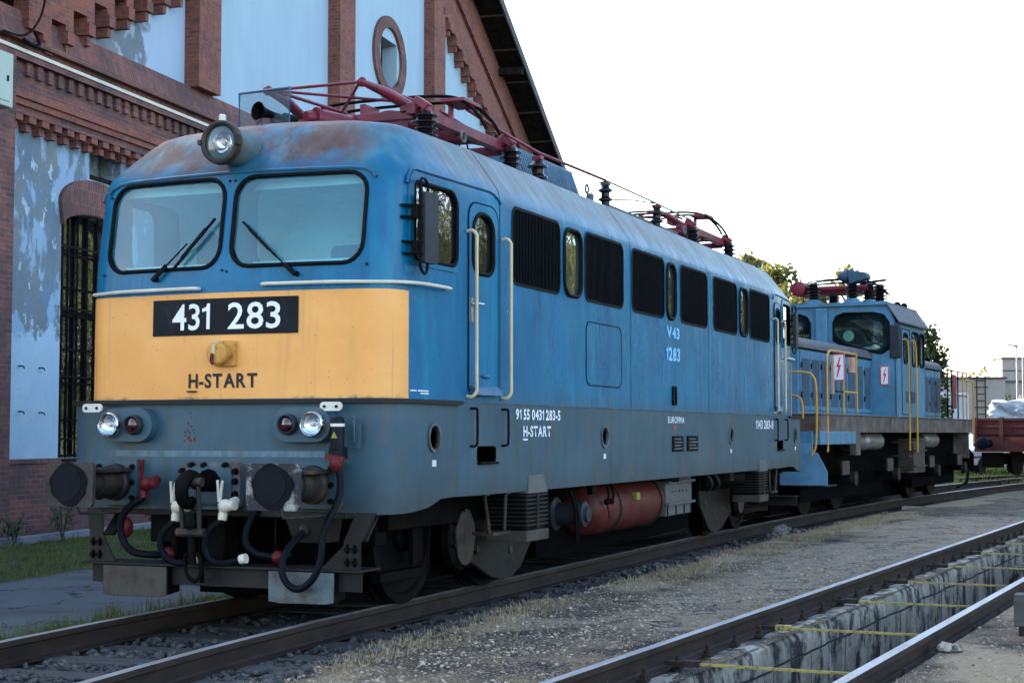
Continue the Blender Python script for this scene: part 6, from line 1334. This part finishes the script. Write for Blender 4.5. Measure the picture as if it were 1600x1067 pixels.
# handrails
def hr(pts, mt='rail_yellow', r=.018, nm='handrail', k=5): return MB().tube(smooth(pts, k), r, 8).build(nm, mt, sh)
for s_ in (1, -1):
    X = s_ * 1.50
    hr([(X, -6.05, 1.08), (X, -6.03, 1.3), (X, -6.03, 2.5), (X, -6.0, 2.68), (X, -5.88, 2.76), (X, -5.70, 2.78), (X, -4.9, 2.78), (X, -4.12, 2.78)])
    hr([(X, -4.14, 2.79), (X, -4.10, 1.75)]); hr([(X, -5.0, 2.76), (X, -5.0, 1.70)]); hr([(X, -5.0, 2.10), (X, -4.1, 2.10)])
    MB().box(X - .02, X + .02, -5.72, -5.66, 2.05, 2.70).build('post', 'pink_post', sh); hr([(X, -5.7, 2.1), (X, -5.0, 2.1)], 'dark_steel', .012); MB().box(X - .03, X + .03, -4.55, -4.30, 2.45, 2.72).build('lamp_box', 'pink_post', sh)
    hr([(s_ * 1.53, -7.12, 1.03), (s_ * 1.60, -7.1, 1.20), (s_ * 1.62, -7.1, 1.76), (s_ * 1.61, -7.1, 2.16), (s_ * 1.57, -7.1, 2.29), (s_ * 1.48, -7.1, 2.36), (s_ * 1.2, -7.1, 2.38), (s_ * .9, -6.9, 2.38)]); hr([(s_ * 1.39, -7.1, 1.62), (s_ * 1.385, -7.1, 1.85), (s_ * 1.32, -7.1, 1.97), (s_ * 1.1, -7.05, 2.02)])
    for ya, zb in ((-.38, 1.05), (.30, 1.0)): hr([(X - .03, ya - .02, 3.24), (X + .04, ya, 3.25), (X + .06, ya + .05, 3.15), (X + .06, ya + .10, 2.9), (X + .06, ya + .12, 1.6), (X + .05, ya + .15, zb)])
    # rear platform railing
    for y in (4.15, 4.6, 5.3, 5.9, 6.35): hr([(s_ * 1.42, y, 1.72), (s_ * 1.42, y, 2.80)], 'dark_steel' if y < 5.8 else 'rail_yellow', .016)
    for z in (2.80, 2.25): hr([(s_ * 1.42, 4.1, z), (s_ * 1.42, 6.4, z)], 'beam_rust', .015)
    hr([(s_ * 1.45, 6.0, 2.62), (s_ * 1.5, 6.5, 2.6), (s_ * 1.52, 6.6, 2.45), (s_ * 1.52, 6.62, 1.15)])
    MB().box(s_ * 1.42 - .01, s_ * 1.42 + .01, 4.65, 5.1, 1.95, 2.72).build('rust_plate', 'red_paint', sh)
    # reservoirs, battery case, steps, spring boxes
    for y0, y1 in ((-3.9, -3.05), (-2.85, -1.6), (2.2, 3.4)): MB().lathe([(0, .03), (.02, .12), (.07, .17), (y1 - y0 - .07, .17), (y1 - y0 - .02, .12), (y1 - y0, .03)], (s_ * 1.22, y0, 1.24), (0, 1, 0), 20).build('air_reservoir', 'air_reservoir', sh)
    MB().box(s_ * 1.43 - .06, s_ * 1.43 + .06, -4.15, -3.85, 1.0, 1.40).build('step_plate', 'beam_rust', sh, bevel=.005)
    bt = MB().box(*sorted((s_ * 1.0, s_ * 1.42)), .68, 1.72, .58, 1.28).build('battery_case', 'plate_rusty', sh, bevel=.008)
    m = MB()
    for z in (1.24, 1.02, .70): m.box(*sorted((s_ * 1.0, s_ * 1.46)), .66, 1.74, z, z + .03)
    m.build('ledges', 'plate_rusty', bt)
    for z in (.60, .92, 1.20): MB().box(*sorted((s_ * 1.15, s_ * 1.50)), -.12, .38, z, z + .025).build('cab_step', 'worn_steel', sh)
    for y in (-4.5, -1.2, 2.6, 5.6):
        m = MB().hexa([Vector((s_ * a, b_, c_)) for a, b_, c_ in ((.9, y - .5, .64), (1.36, y + .42, .62), (.9, y + .5, .64), (1.36, y + .62, .62), (.9, y - .5, .92), (1.36, y + .38, .92), (.9, y + .5, .92), (1.36, y + .62, .90))]) if False else MB().box(*sorted((s_ * .8, s_ * 1.34)), y - .1, y + .45, .64, .92)
        bx_ = m.build('axle_box', 'dark_steel', sh, bevel=.03); MB().box(s_ * 1.345 - .008, s_ * 1.345 + .008, y - .06, y + .40, .66, .90).build('box_cap', 'plate_rusty', bx_, bevel=.004)
        MB().lathe([(0, .13), (.10, .13)], (s_ * 1.28, y + .75, .58), (s_, 0, 0), 16).build('damper_end', 'grey_steel', sh)
    MB().box(s_ * 1.0 - .1, s_ * 1.0 + .1, -6.3, -.6, .24, .66).build('bogie_frame', 'black_void', sh); MB().box(s_ * 1.0 - .1, s_ * 1.0 + .1, 1.9, 6.3, .24, .66).build('bogie_frame', 'black_void', sh)  # bogie sides coloured black to stand for the darkness down there
    # end steps
    for y, d in ((-7.1, 1),):
        st = MB().plate([(s_ * a, b_) for a, b_ in ((1.0, .56), (1.78, .56), (1.78, .78), (1.62, 1.08), (1.51, 1.08), (1.51, 1.23), (1.0, 1.23))], [], XZ, y, y + .02).build('end_step', 'step_blue', sh); MB().box(*sorted((s_ * 1.0, s_ * 1.78)), *sorted((y, y + d * .55)), .54, .56).build('tread', 'worn_steel', st)
for y in (-5.1, -3.0, 3.0, 5.1):
    for s_ in (-1, 1): MB().lathe([(-.065, .60), (-.035, .60), (-.03, .575), (.07, .57), (.07, .50), (.03, .17), (.10, .10), (.11, .001)], (s_ * .745, y, RZ + .57), (s_, 0, 0), 36).build('wheel', 'dark_steel', sh)
for y, d in ((-6.6, -1), (6.6, 1)):
    MB().box(-1.4, 1.4, y - .04, y + .04, .80, 1.42).build('headstock', 'beam_rust' if d > 0 else 'shunter_blue', sh)
    for s_ in (-1, 1): MB().lathe([(0, .14), (.2, .13), (.22, .09), (.5, .09), (.5, .20), (.54, .20)], (s_ * .875, y, 1.03), (0, d, 0), 20).build('buffer', 'dark_steel', sh)
MB().plate([(.85, .50), (1.45, .50), (1.45, .9), (1.2, 1.18), (.85, 1.18)], [], XZ, 6.9, 6.95).build('end_plate', 'black_void', sh)
hr([(1.30, 6.3, .60), (1.35, 6.45, .58), (1.38, 6.52, .45), (1.36, 6.50, .25), (1.30, 6.3, .18), (1.25, 6.0, .14)], 'dark_steel', .035, 'brake_hose')
# lamp-post-mounted sign seen behind the yellow rail
bolt_sign(1.40, 1.62, 2.28, 2.74, -5.35, sh)
# ============================================================ background: wagon, vehicles, building, poles
pm('wagon_red', (.085, .018, .017), .6, var=.35, dirt=(.06, .03, .026), ds=4, dlo=.45, dhi=.65, bump=.2)
pm('film', (.34, .39, .42), .25, var=.25, bump=.9, bs=9); pm('beige_wall', (.34, .285, .25), .85, var=.08, streak=(.29, .245, .215)); pm('van_white', (.68, .70, .72), .25, var=.04, fine=False); pm('car_white', (.66, .69, .73), .2, var=.04, fine=False); pm('tyre', (.015, .015, .016), .8); pm('pole_grey', (.34, .36, .38), .5); pm('asphalt_roof', (.09, .09, .095), .8)
fwd = Vector((-math.sin(YAW), math.cos(YAW), 0)); right = Vector((math.cos(YAW), math.sin(YAW), 0))
# flat wagon with drop sides, seen end-on
wg = empty('flat_wagon', 'rust red drop-side railway wagon with a dark round buffer, loaded with plastic-wrapped bundles', 'wagon', (2.25, 43.9, 0), R(-20))
m = MB(); m.box(-1.38, 1.38, 0, 12, 1.22, 1.34); m.build('floor', 'wagon_red', wg)
ed = MB().box(-1.40, 1.40, -.06, .0, 1.34, 1.86).build('end_board', 'wagon_red', wg, bevel=.01)
m = MB()
for x in (-1.36, -.45, .45, 1.36): m.box(x - .07, x + .07, -.12, -.055, .95, 1.90)
m.box(-1.40, 1.40, -.09, -.05, 1.58, 1.64); m.box(-1.4, 1.4, -.10, -.05, 1.80, 1.88); m.build('stakes', 'wagon_red', ed)
MB().box(-.35, -.05, -.075, -.055, 1.42, 1.62).build('label_panel', 'red_tank', ed)
for s_ in (-1, 1):
    sd_ = MB().box(s_ * 1.38 - .03, s_ * 1.38 + .03, 0, 12, 1.34, 1.86).build('side_board', 'wagon_red', wg)
    m = MB()
    for i in range(9): m.box(s_ * 1.42 - .03, s_ * 1.42 + .03, .1 + i * 1.45, .2 + i * 1.45, 1.0, 1.88)
    m.build('side_stakes', 'wagon_red', sd_)
MB().box(-1.40, 1.40, -.10, .05, .78, 1.24).build('headstock', 'wagon_red', wg, bevel=.01)
for s_ in (-1, 1):
    MB().lathe([(0, .13), (.2, .12), (.22, .08), (.48, .08), (.48, .20), (.52, .21), (.54, .18)], (s_ * .875, -.1, 1.05), (0, -1, 0), 24).build('buffer', 'grease', wg)
    for y in (1.6, 3.2, 9, 10.6): MB().lathe([(-.065, .48), (-.035, .48), (-.03, .46), (.07, .455), (.07, .40), (.03, .12), (.1, .1), (.11, 0)], (s_ * .745, y, RZ + .46), (s_, 0, 0), 28).build('wheel', 'dark_steel', wg)
    MB().box(s_ * .98 - .08, s_ * .98 + .08, 1.0, 3.9, .35, .72).build('bogie_side', 'dark_steel', wg)
MB().box(-1.0, 1.0, .2, 11.8, .85, 1.22).build('underframe', 'black_void', wg); MB().box(-1.35, -.7, .3, .6, .25, .75).build('step_iron', 'dark_steel', wg)
def bundle(name, lab, loc, sx, sy, sz, seed):
    b2 = bmesh.new(); bmesh.ops.create_icosphere(b2, subdivisions=4, radius=1)
    for v in b2.verts:
        n_ = mn.noise(v.co * 2.1 + Vector((seed, 0, 0))); c_ = v.co; m_ = max(abs(c_.x), abs(c_.y), abs(c_.z)); c_ = c_ * ((1 / m_) ** .75) * (.85 + .22 * n_ + .08 * mn.noise(c_ * 7)); v.co = Vector((c_.x * sx, c_.y * sy, c_.z * sz))
    me = bpy.data.meshes.new(name); b2.to_mesh(me); b2.free(); me.materials.append(M['film']); me.polygons.foreach_set('use_smooth', [True] * len(me.polygons)); me.set_sharp_from_angle(angle=R(28)); o = bpy.data.objects.new(name, me); COL.objects.link(o); o.location = loc; return set_props(o, lab, 'bundle')
bundle('wrapped_bundle', 'low bundle in clear plastic film at the left end of the red wagon', Vector((2.25, 43.9, 0)) + Vector((-.05, 1.6, 1.95)), 1.0, .9, .62, 1)
bundle('wrapped_bundle', 'taller crumpled plastic-wrapped bundle on the red wagon, right of the low one', Vector((2.25, 43.9, 0)) + Vector((1.0, 1.9, 2.1)), .7, .9, .80, 5)
bundle('wrapped_bundle', 'tall plastic-wrapped bundle cut by the right edge of the photo', Vector((2.25, 43.9, 0)) + Vector((1.75, 1.6, 2.4)), .36, .6, 1.1, 9)
for xo in (-.7525, .7525):
    r_l = rail(lambda y: 2.25 + xo + (y - 43.9) * .364, 41.5, 70, 'rail of the far siding under the red wagon', 'rails of the far siding', 2.0)
# beige flat-roofed building
bd = empty('flat_roofed_building', 'beige flat-roofed building with a rusty wall ladder behind the wagon', 'building', (-1.95, 88.6, 0), R(22.2))
MB().box(-16, 0, 0, 14, -.6, 4.62).build('wall', 'beige_wall', bd); MB().box(-16.1, .1, -.1, 14, 4.62, 4.74).build('roof', 'asphalt_roof', bd)
MB().box(.02, 22, 1.2, 14, -.6, 4.45).build('wall', 'beige_wall', bd); MB().box(.0, 22, 1.1, 14, 4.45, 4.56).build('roof', 'asphalt_roof', bd)
MB().box(.75, 16, 3.0, 5.0, 4.5, 5.95).build('upper_storey', 'beige_wall', bd); MB().box(.68, 16, 2.9, 5.1, 5.95, 6.05).build('upper_roof', 'asphalt_roof', bd); MB().box(.72, 16, 2.96, 3.0, 5.2, 5.26).build('cornice', 'asphalt_roof', bd)
for i in range(8):
    w_ = MB().box(.35 + i * .62, .68 + i * .62, 1.15, 1.21, 2.4, 3.7).build('window', 'dark_glass', bd); MB().box(.32 + i * .62, .71 + i * .62, 1.12, 1.19, 2.32, 2.4).build('sill', 'sign_white', w_)
MB().box(.0, .08, 1.0, 1.12, -.5, 4.5).build('downpipe', 'pole_grey', bd)
ld = MB()
for x in (-1.75, -1.25): ld.box(x - .03, x + .03, -.16, -.10, 1.2, 4.75)
for i in range(9): ld.box(-1.9 if i % 3 == 1 else -1.75, -1.1 if i % 3 == 1 else -1.25, -.15, -.11, 1.3 + i * .40, 1.35 + i * .40)
ld.build('wall_ladder', 'rail_side', bd)
# white box van
vn = empty('box_van', 'white box van parked behind the railing of the far locomotive', 'van', (-2.35, 66.3, -.15), R(20))
MB().box(-1.0, 1.0, 1.2, 5.4, .75, 3.45).build('cargo_box', 'van_white', vn, bevel=.05)
MB().plate([(0, .45), (0, 1.25), (.22, 1.35), (.75, 2.15), (1.25, 2.25), (1.25, .45)], [], lambda u, v, t: Vector((t, u - .1, v)), -.9, .9).build('cab', 'van_white', vn, bevel=.04)
MB().add([(-.78, .18, 1.45), (.78, .18, 1.45), (.72, .60, 2.08), (-.72, .60, 2.08)], [(0, 1, 2, 3)]).build('windscreen', 'dark_glass', vn, angle=None)
for s_ in (-1, 1):
    MB().plate([(.35, 1.35), (1.0, 1.35), (1.0, 2.05), (.75, 2.05)], [], lambda u, v, t: Vector((s_ * .905 + t, u, v)), -.006, .006).build('side_window', 'dark_glass', vn)
    for y in (.7, 4.3): MB().lathe([(-.12, .38), (.10, .38), (.12, .33), (.10, .22), (.11, 0)], (s_ * .82, y, .38), (s_, 0, 0), 20).build('wheel', 'tyre', vn)
    MB().box(s_ * 1.05 - .08, s_ * 1.05 + .08, .25, .32, 1.5, 1.8).build('mirror', 'rubber', vn)
# white car with green stripe, half hidden by the wagon
ct = empty('parked_car', 'white estate car with a dark green waist stripe, half hidden between locomotive and wagon', 'car', (.15, 52.0, -.15), R(70))
prof = [(-2.1, .35), (-2.15, .75), (-1.95, .95), (-1.0, 1.02), (-.45, 1.42), (.6, 1.48), (1.7, 1.42), (2.05, .98), (2.12, .6), (2.05, .35)]
MB().plate(prof, [], lambda u, v, t: Vector((u, t * (1 - .10 * max(0, v - .95)), v)), -.85, .85).build('body', 'car_white', ct, bevel=.05)
for s_ in (-1, 1):
    MB().plate([(-.85, 1.05), (-.42, 1.35), (.55, 1.40), (1.6, 1.34), (1.8, 1.02)], [], lambda u, v, t: Vector((u, s_ * (.835) + t, v)), -.02, .02).build('side_window', 'dark_glass', ct)
    MB().box(-2.0, 2.05, s_ * .852 - .006, s_ * .852 + .006, .62, .70).build('stripe', 'shunter_dark', ct)
    for x in (-1.35, 1.35): MB().lathe([(-.09, .31), (.08, .31), (.10, .27), (.08, .18), (.085, 0)], (x, s_ * .80, .31), (0, s_, 0), 20).build('wheel', 'tyre', ct)
    MB().box(-2.16, -2.08, s_ * .62 - .16, s_ * .62 + .16, .66, .80).build('headlight', 'lens_glass', ct)
# lamp posts
for i, (x, y, h, lab) in enumerate(((-.03, 73.16, 5.85, 'thin grey pole with a short arm, left of the pair at the right edge'), (.25, 73.3, 5.8, 'thin pale pole nearest the right edge of the photo'))):
    lp = empty('lamp_post', lab, 'lamp post', (x, y, -.15)); MB().lathe([(0, .07), (3, .055), (h, .04)], (0, 0, 0), (0, 0, 1), 10).build('pole', 'pole_grey', lp); MB().tube(smooth([(0, 0, h), (0, -.05, h + .08), (-.25, -.1, h + .10)], 4), .03, 6).build('arm', 'pole_grey', lp); MB().box(-.45, -.2, -.16, -.04, h + .06, h + .14).build('lamp', 'pole_grey', lp)
# ============================================================ trees, weeds, grass
def leaf_mat(name, a, b_, tr):
    t = NT(name); out = t.n['Material Output']; c = t.mix(t.ramp(t.noise(1.1, 3), .3, .7), a, b_); c = t.mix(t.ramp(t.noise(9, 3), .4, .8), c, tuple(x * .5 for x in a)); t.setc(c); t.setr(.6)
    tl = t.new('ShaderNodeBsdfTranslucent'); tl.inputs[0].default_value = (*tr, 1); mx = t.new('ShaderNodeMixShader'); mx.inputs[0].default_value = .35; t.l.new(t.b.outputs[0], mx.inputs[1]); t.l.new(tl.outputs[0], mx.inputs[2]); t.l.new(mx.outputs[0], out.inputs[0]); M[name] = t.m
leaf_mat('leaf_yellow', (.06, .075, .02), (.15, .145, .035), (.22, .22, .04)); leaf_mat('leaf_dark', (.018, .035, .014), (.05, .08, .025), (.07, .11, .02)); leaf_mat('leaf_mid', (.045, .07, .02), (.11, .13, .03), (.18, .2, .04)); leaf_mat('grass_green', (.055, .085, .016), (.15, .18, .04), (.18, .22, .04)); leaf_mat('grass_dry', (.28, .21, .12), (.55, .43, .26), (.2, .15, .08)); leaf_mat('weed', (.03, .075, .04), (.07, .14, .07), (.06, .14, .05))
pm('bark', (.07, .055, .045), .85, var=.3, bump=.5)
def tree(name, label, cat, x, y, h, spread, leaf, n, seed, group=None, base=.28, cone=False, size=.24, clumps=34):
    rg = random.Random(seed); t = empty(name, label, cat, (x, y, -.15), 0, group)
    tk = MB(); tk.tube([(0, 0, 0), (.05, .03, h * .3), (-.04, .08, h * .6), (.0, .0, h * .92)], [h * .026, h * .02, h * .012, .02], 9); ends = []
    for i in range(clumps):
        f = rg.random() ** .8; z = h * (base + (1 - base) * f); a = rg.uniform(0, 6.28)
        rr = spread * ((1 - f) ** .8 + .06 if cone else (math.sin(math.pi * min(1, .12 + .86 * f)) ** .6)) * (.35 + .65 * rg.random() ** .5)
        e = Vector((rr * math.cos(a), rr * math.sin(a), z)); ends.append(e)
        st = Vector((0, 0, max(h * base * .7, z - rr * (.25 if cone else .7)))); tk.tube([st, st.lerp(e, .55) + Vector((0, 0, .05 * rr)), e], [h * .008, h * .005, .012], 5)
    tk.build('trunk', 'bark', t); V = []; F = []
    for i in range(n):
        e = ends[rg.randrange(len(ends))]; s_ = spread * (.16 if cone else .17); cg = lambda q: max(-1.5 * q, min(1.5 * q, rg.gauss(0, q))); p = e + Vector((cg(s_), cg(s_), cg(s_ * .6)))
        L_ = size * rg.uniform(.6, 1.4); d = Vector((rg.gauss(0, 1), rg.gauss(0, 1), rg.gauss(-.2, .8))).normalized(); u = d.cross(Vector((rg.gauss(0, 1), rg.gauss(0, 1), rg.gauss(0, 1)))).normalized() * L_ * .42; k = len(V)
        V += [p, p + d * L_ * .5 + u, p + d * L_, p + d * L_ * .5 - u]; F.append((k, k + 1, k + 2, k + 3))
    m = MB(); m.add(V, F); m.build('crown', leaf, t, angle=None, recalc=False); return t
def at(px, dist): d = f_ + r_ * ((px - 800) / 2481.16); return Vector((6.6967, -10.3919, 0)) + Vector((d.x, d.y, 0)) * dist
for i, (px, dist, h, sp, lf, n, lab) in enumerate((
    (1172, 72, 9.5, 1.4, 'leaf_yellow', 1700, 'thin yellow-green tree rising directly behind the rear roof of the blue locomotive'),
    (1215, 66, 8.2, 1.9, 'leaf_yellow', 2400, 'bushy yellowing tree between the two locomotives'),
    (1262, 70, 7.7, 1.8, 'leaf_yellow', 2400, 'green tree seen behind the red drum of the far pantograph'),
    (1325, 72, 8.9, 1.2, 'leaf_yellow', 1000, 'tall thin yellow tree seen over the cab roof of the far locomotive'),
    (1372, 74, 6.7, 2.4, 'leaf_yellow', 4600, 'leafy tree seen through the cab windows of the far locomotive'))):
    p = at(px, dist); tree('broadleaf_tree', lab, 'tree', p.x, p.y, h, sp, lf, n, 20 + i, 'trees behind the locomotives')
p = at(1452, 66); tree('dark_tree', 'dark green pointed tree right of the far locomotive cab', 'tree', p.x, p.y, 5.9, 1.25, 'leaf_dark', 3600, 41, None, .05, True, .15, 60)
p = at(1412, 70); tree('dark_tree', 'dark green tree mostly hidden by the cab of the far locomotive', 'tree', p.x, p.y, 5.6, 1.3, 'leaf_dark', 3000, 43, None, .1, False, .16, 40)
p = at(1532, 110); tree('broadleaf_tree', 'small yellow tree on the skyline behind the beige flat roof', 'tree', p.x, p.y, 5.9, 1.6, 'leaf_yellow', 900, 47, None, .3, False, .22)
# trees along the yard on the right, outside the picture, mirrored in the paintwork
for i, (x, y, h) in enumerate(((10.5, 52, 14), (14.5, 46, 14), (18.5, 41, 14), (24, 37, 14), (30, 44, 14), (20, 58, 15), (13, 64, 15), (36, 34, 12), (40, 22, 11))): tree('broadleaf_tree', 'full green tree along the right side of the yard', 'tree', x, y, h, h * .33, 'leaf_mid', 3600, 60 + i, 'trees along the right side of the yard', .12, False, .5)
# grasses: many thin blades
def blades(name, mat, spots, label, h0, h1, w=.006, lean=.35, cat='grass'):
    rg = random.Random(9); V = []; F = []
    for x, y, z, s_ in spots:
        h = rg.uniform(h0, h1) * s_; a = rg.uniform(0, 6.28); l_ = rg.gauss(0, lean) * h; wx, wy = w * math.cos(a), w * math.sin(a); dx, dy = -math.sin(a) * l_, math.cos(a) * l_; k = len(V)
        V += [(x - wx, y - wy, z), (x + wx, y + wy, z), (x + dx * .4 + wx * .7, y + dy * .4 + wy * .7, z + h * .6), (x + dx * .4 - wx * .7, y + dy * .4 - wy * .7, z + h * .6), (x + dx, y + dy, z + h * (1 - .3 * abs(l_) / max(h, .01)))]
        F += [(k, k + 1, k + 2, k + 3), (k + 3, k + 2, k + 4)]
    me = bpy.data.meshes.new(name); me.from_pydata(V, [], F); me.materials.append(M[mat]); o = bpy.data.objects.new(name, me); COL.objects.link(o); return set_props(o, label, cat, None, 'stuff')
rg = random.Random(17)
def tufts(n, fn_, per, sig):
    out = []
    for i in range(n):
        x, y, s_ = fn_()
        for j in range(per): X, Y = x + rg.gauss(0, sig), y + rg.gauss(0, sig); out.append((X, Y, ground_h(X, Y) - .01, s_ * rg.uniform(.6, 1.2)))
    return out
def f_edge():
    y = rg.uniform(-1.5, 9); return xc(y) - 1.45 - abs(rg.gauss(0, .16)), y, rg.choice((.5, .7, 1.0, 1.3)) * (1.25 if -1.2 < y < 3 else .8)
sp = tufts(230, f_edge, 26, .05)
blades('grass', 'grass_green', sp, 'green grass tufts along the left rail', .04, .15, .0045, .6)
def f_lawn():
    while True:
        x, y = rg.uniform(-9.2, -4.7), rg.uniform(3.5, 17)
        if x + .25 * mn.noise(Vector((x, y, 0))) < -4.95: return x, y, rg.uniform(.5, 1)
sp = tufts(900, f_lawn, 24, .14); blades('lawn', 'grass_green', sp, 'green grass between the pavement and the engine shed', .04, .11, .007, .6)
def f_dry():
    while True:
        y = -6 + 26 * rg.random(); d = 1.55 + abs(rg.gauss(0, .22)) + (.5 * rg.random() if y > 4 else 0); x = xc(y) + d
        if mn.noise(Vector((x * .8, y * .5, 3))) > -.18: return x, y, rg.uniform(.5, 1.2)
sp = tufts(800, f_dry, 30, .07); sp += tufts(60, lambda: (lambda y: (UL - .2 - abs(rg.gauss(0, .08)) + SL * y, y, .8))(rg.uniform(-6, 9)), 14, .04); sp += tufts(260, lambda: (lambda y, d: (xc(y) + d, y, rg.uniform(.4, .8)))(rg.uniform(-5, 16), rg.uniform(1.6, 3.4)), 14, .10); sp += tufts(150, lambda: (lambda y: (UR + .25 + rg.random() * 1.8 + SL * y, y, .6))(rg.uniform(-5, 14)), 16, .06)
blades('dry_grass', 'grass_dry', sp, 'dry straw-coloured grass along the edge of the gravel', .02, .075, .0035, .9)
sp = tufts(700, lambda: (rg.uniform(-4, 7.5), rg.uniform(39.5, 62), 1), 16, .3); blades('far_grass', 'grass_green', sp, 'rough green grass around the far wagon', .06, .2, .02)
def weed(x, y, h, lab, seed, n=26):
    rg2 = random.Random(seed); w_ = empty('weed', lab, 'plant', (x, y, -.21)); st = MB(); V = []; F = []
    for i in range(7):
        a = rg2.uniform(0, 6.28); e = Vector((.35 * h * math.cos(a), .35 * h * math.sin(a), h * rg2.uniform(.6, 1.0))); st.tube(smooth([(0, 0, 0), e * .5 + Vector((0, 0, .08)), e], 4), .007, 5)
        for j in range(n):
            p = e * rg2.uniform(.3, 1.0) + Vector((rg2.gauss(0, .05), rg2.gauss(0, .05), rg2.gauss(0, .05))); d = Vector((rg2.gauss(0, 1), rg2.gauss(0, 1), rg2.gauss(-.1, .5))).normalized() * rg2.uniform(.07, .15); u = d.cross(Vector((0, 0, 1))).normalized() * .016; k = len(V); V += [p, p + d * .5 + u, p + d, p + d * .5 - u]; F.append((k, k + 1, k + 2, k + 3))
    st.build('stems', 'weed', w_); m = MB(); m.add(V, F); m.build('leaves', 'weed', w_, angle=None, recalc=False)
for i, (x, y, h, lab) in enumerate(((-8.6, 9.2, .75, 'leafy weed by the kerb, left of the left buffer'), (-8.3, 11.2, .95, 'taller feathery weed between the kerb and the left buffer'), (-8.0, 12.6, .7, 'feathery weed behind the left buffer bracket'), (-8.5, 8.0, .5, 'low weed at the left edge of the photo by the kerb'))): weed(x, y, h, lab, 80 + i)
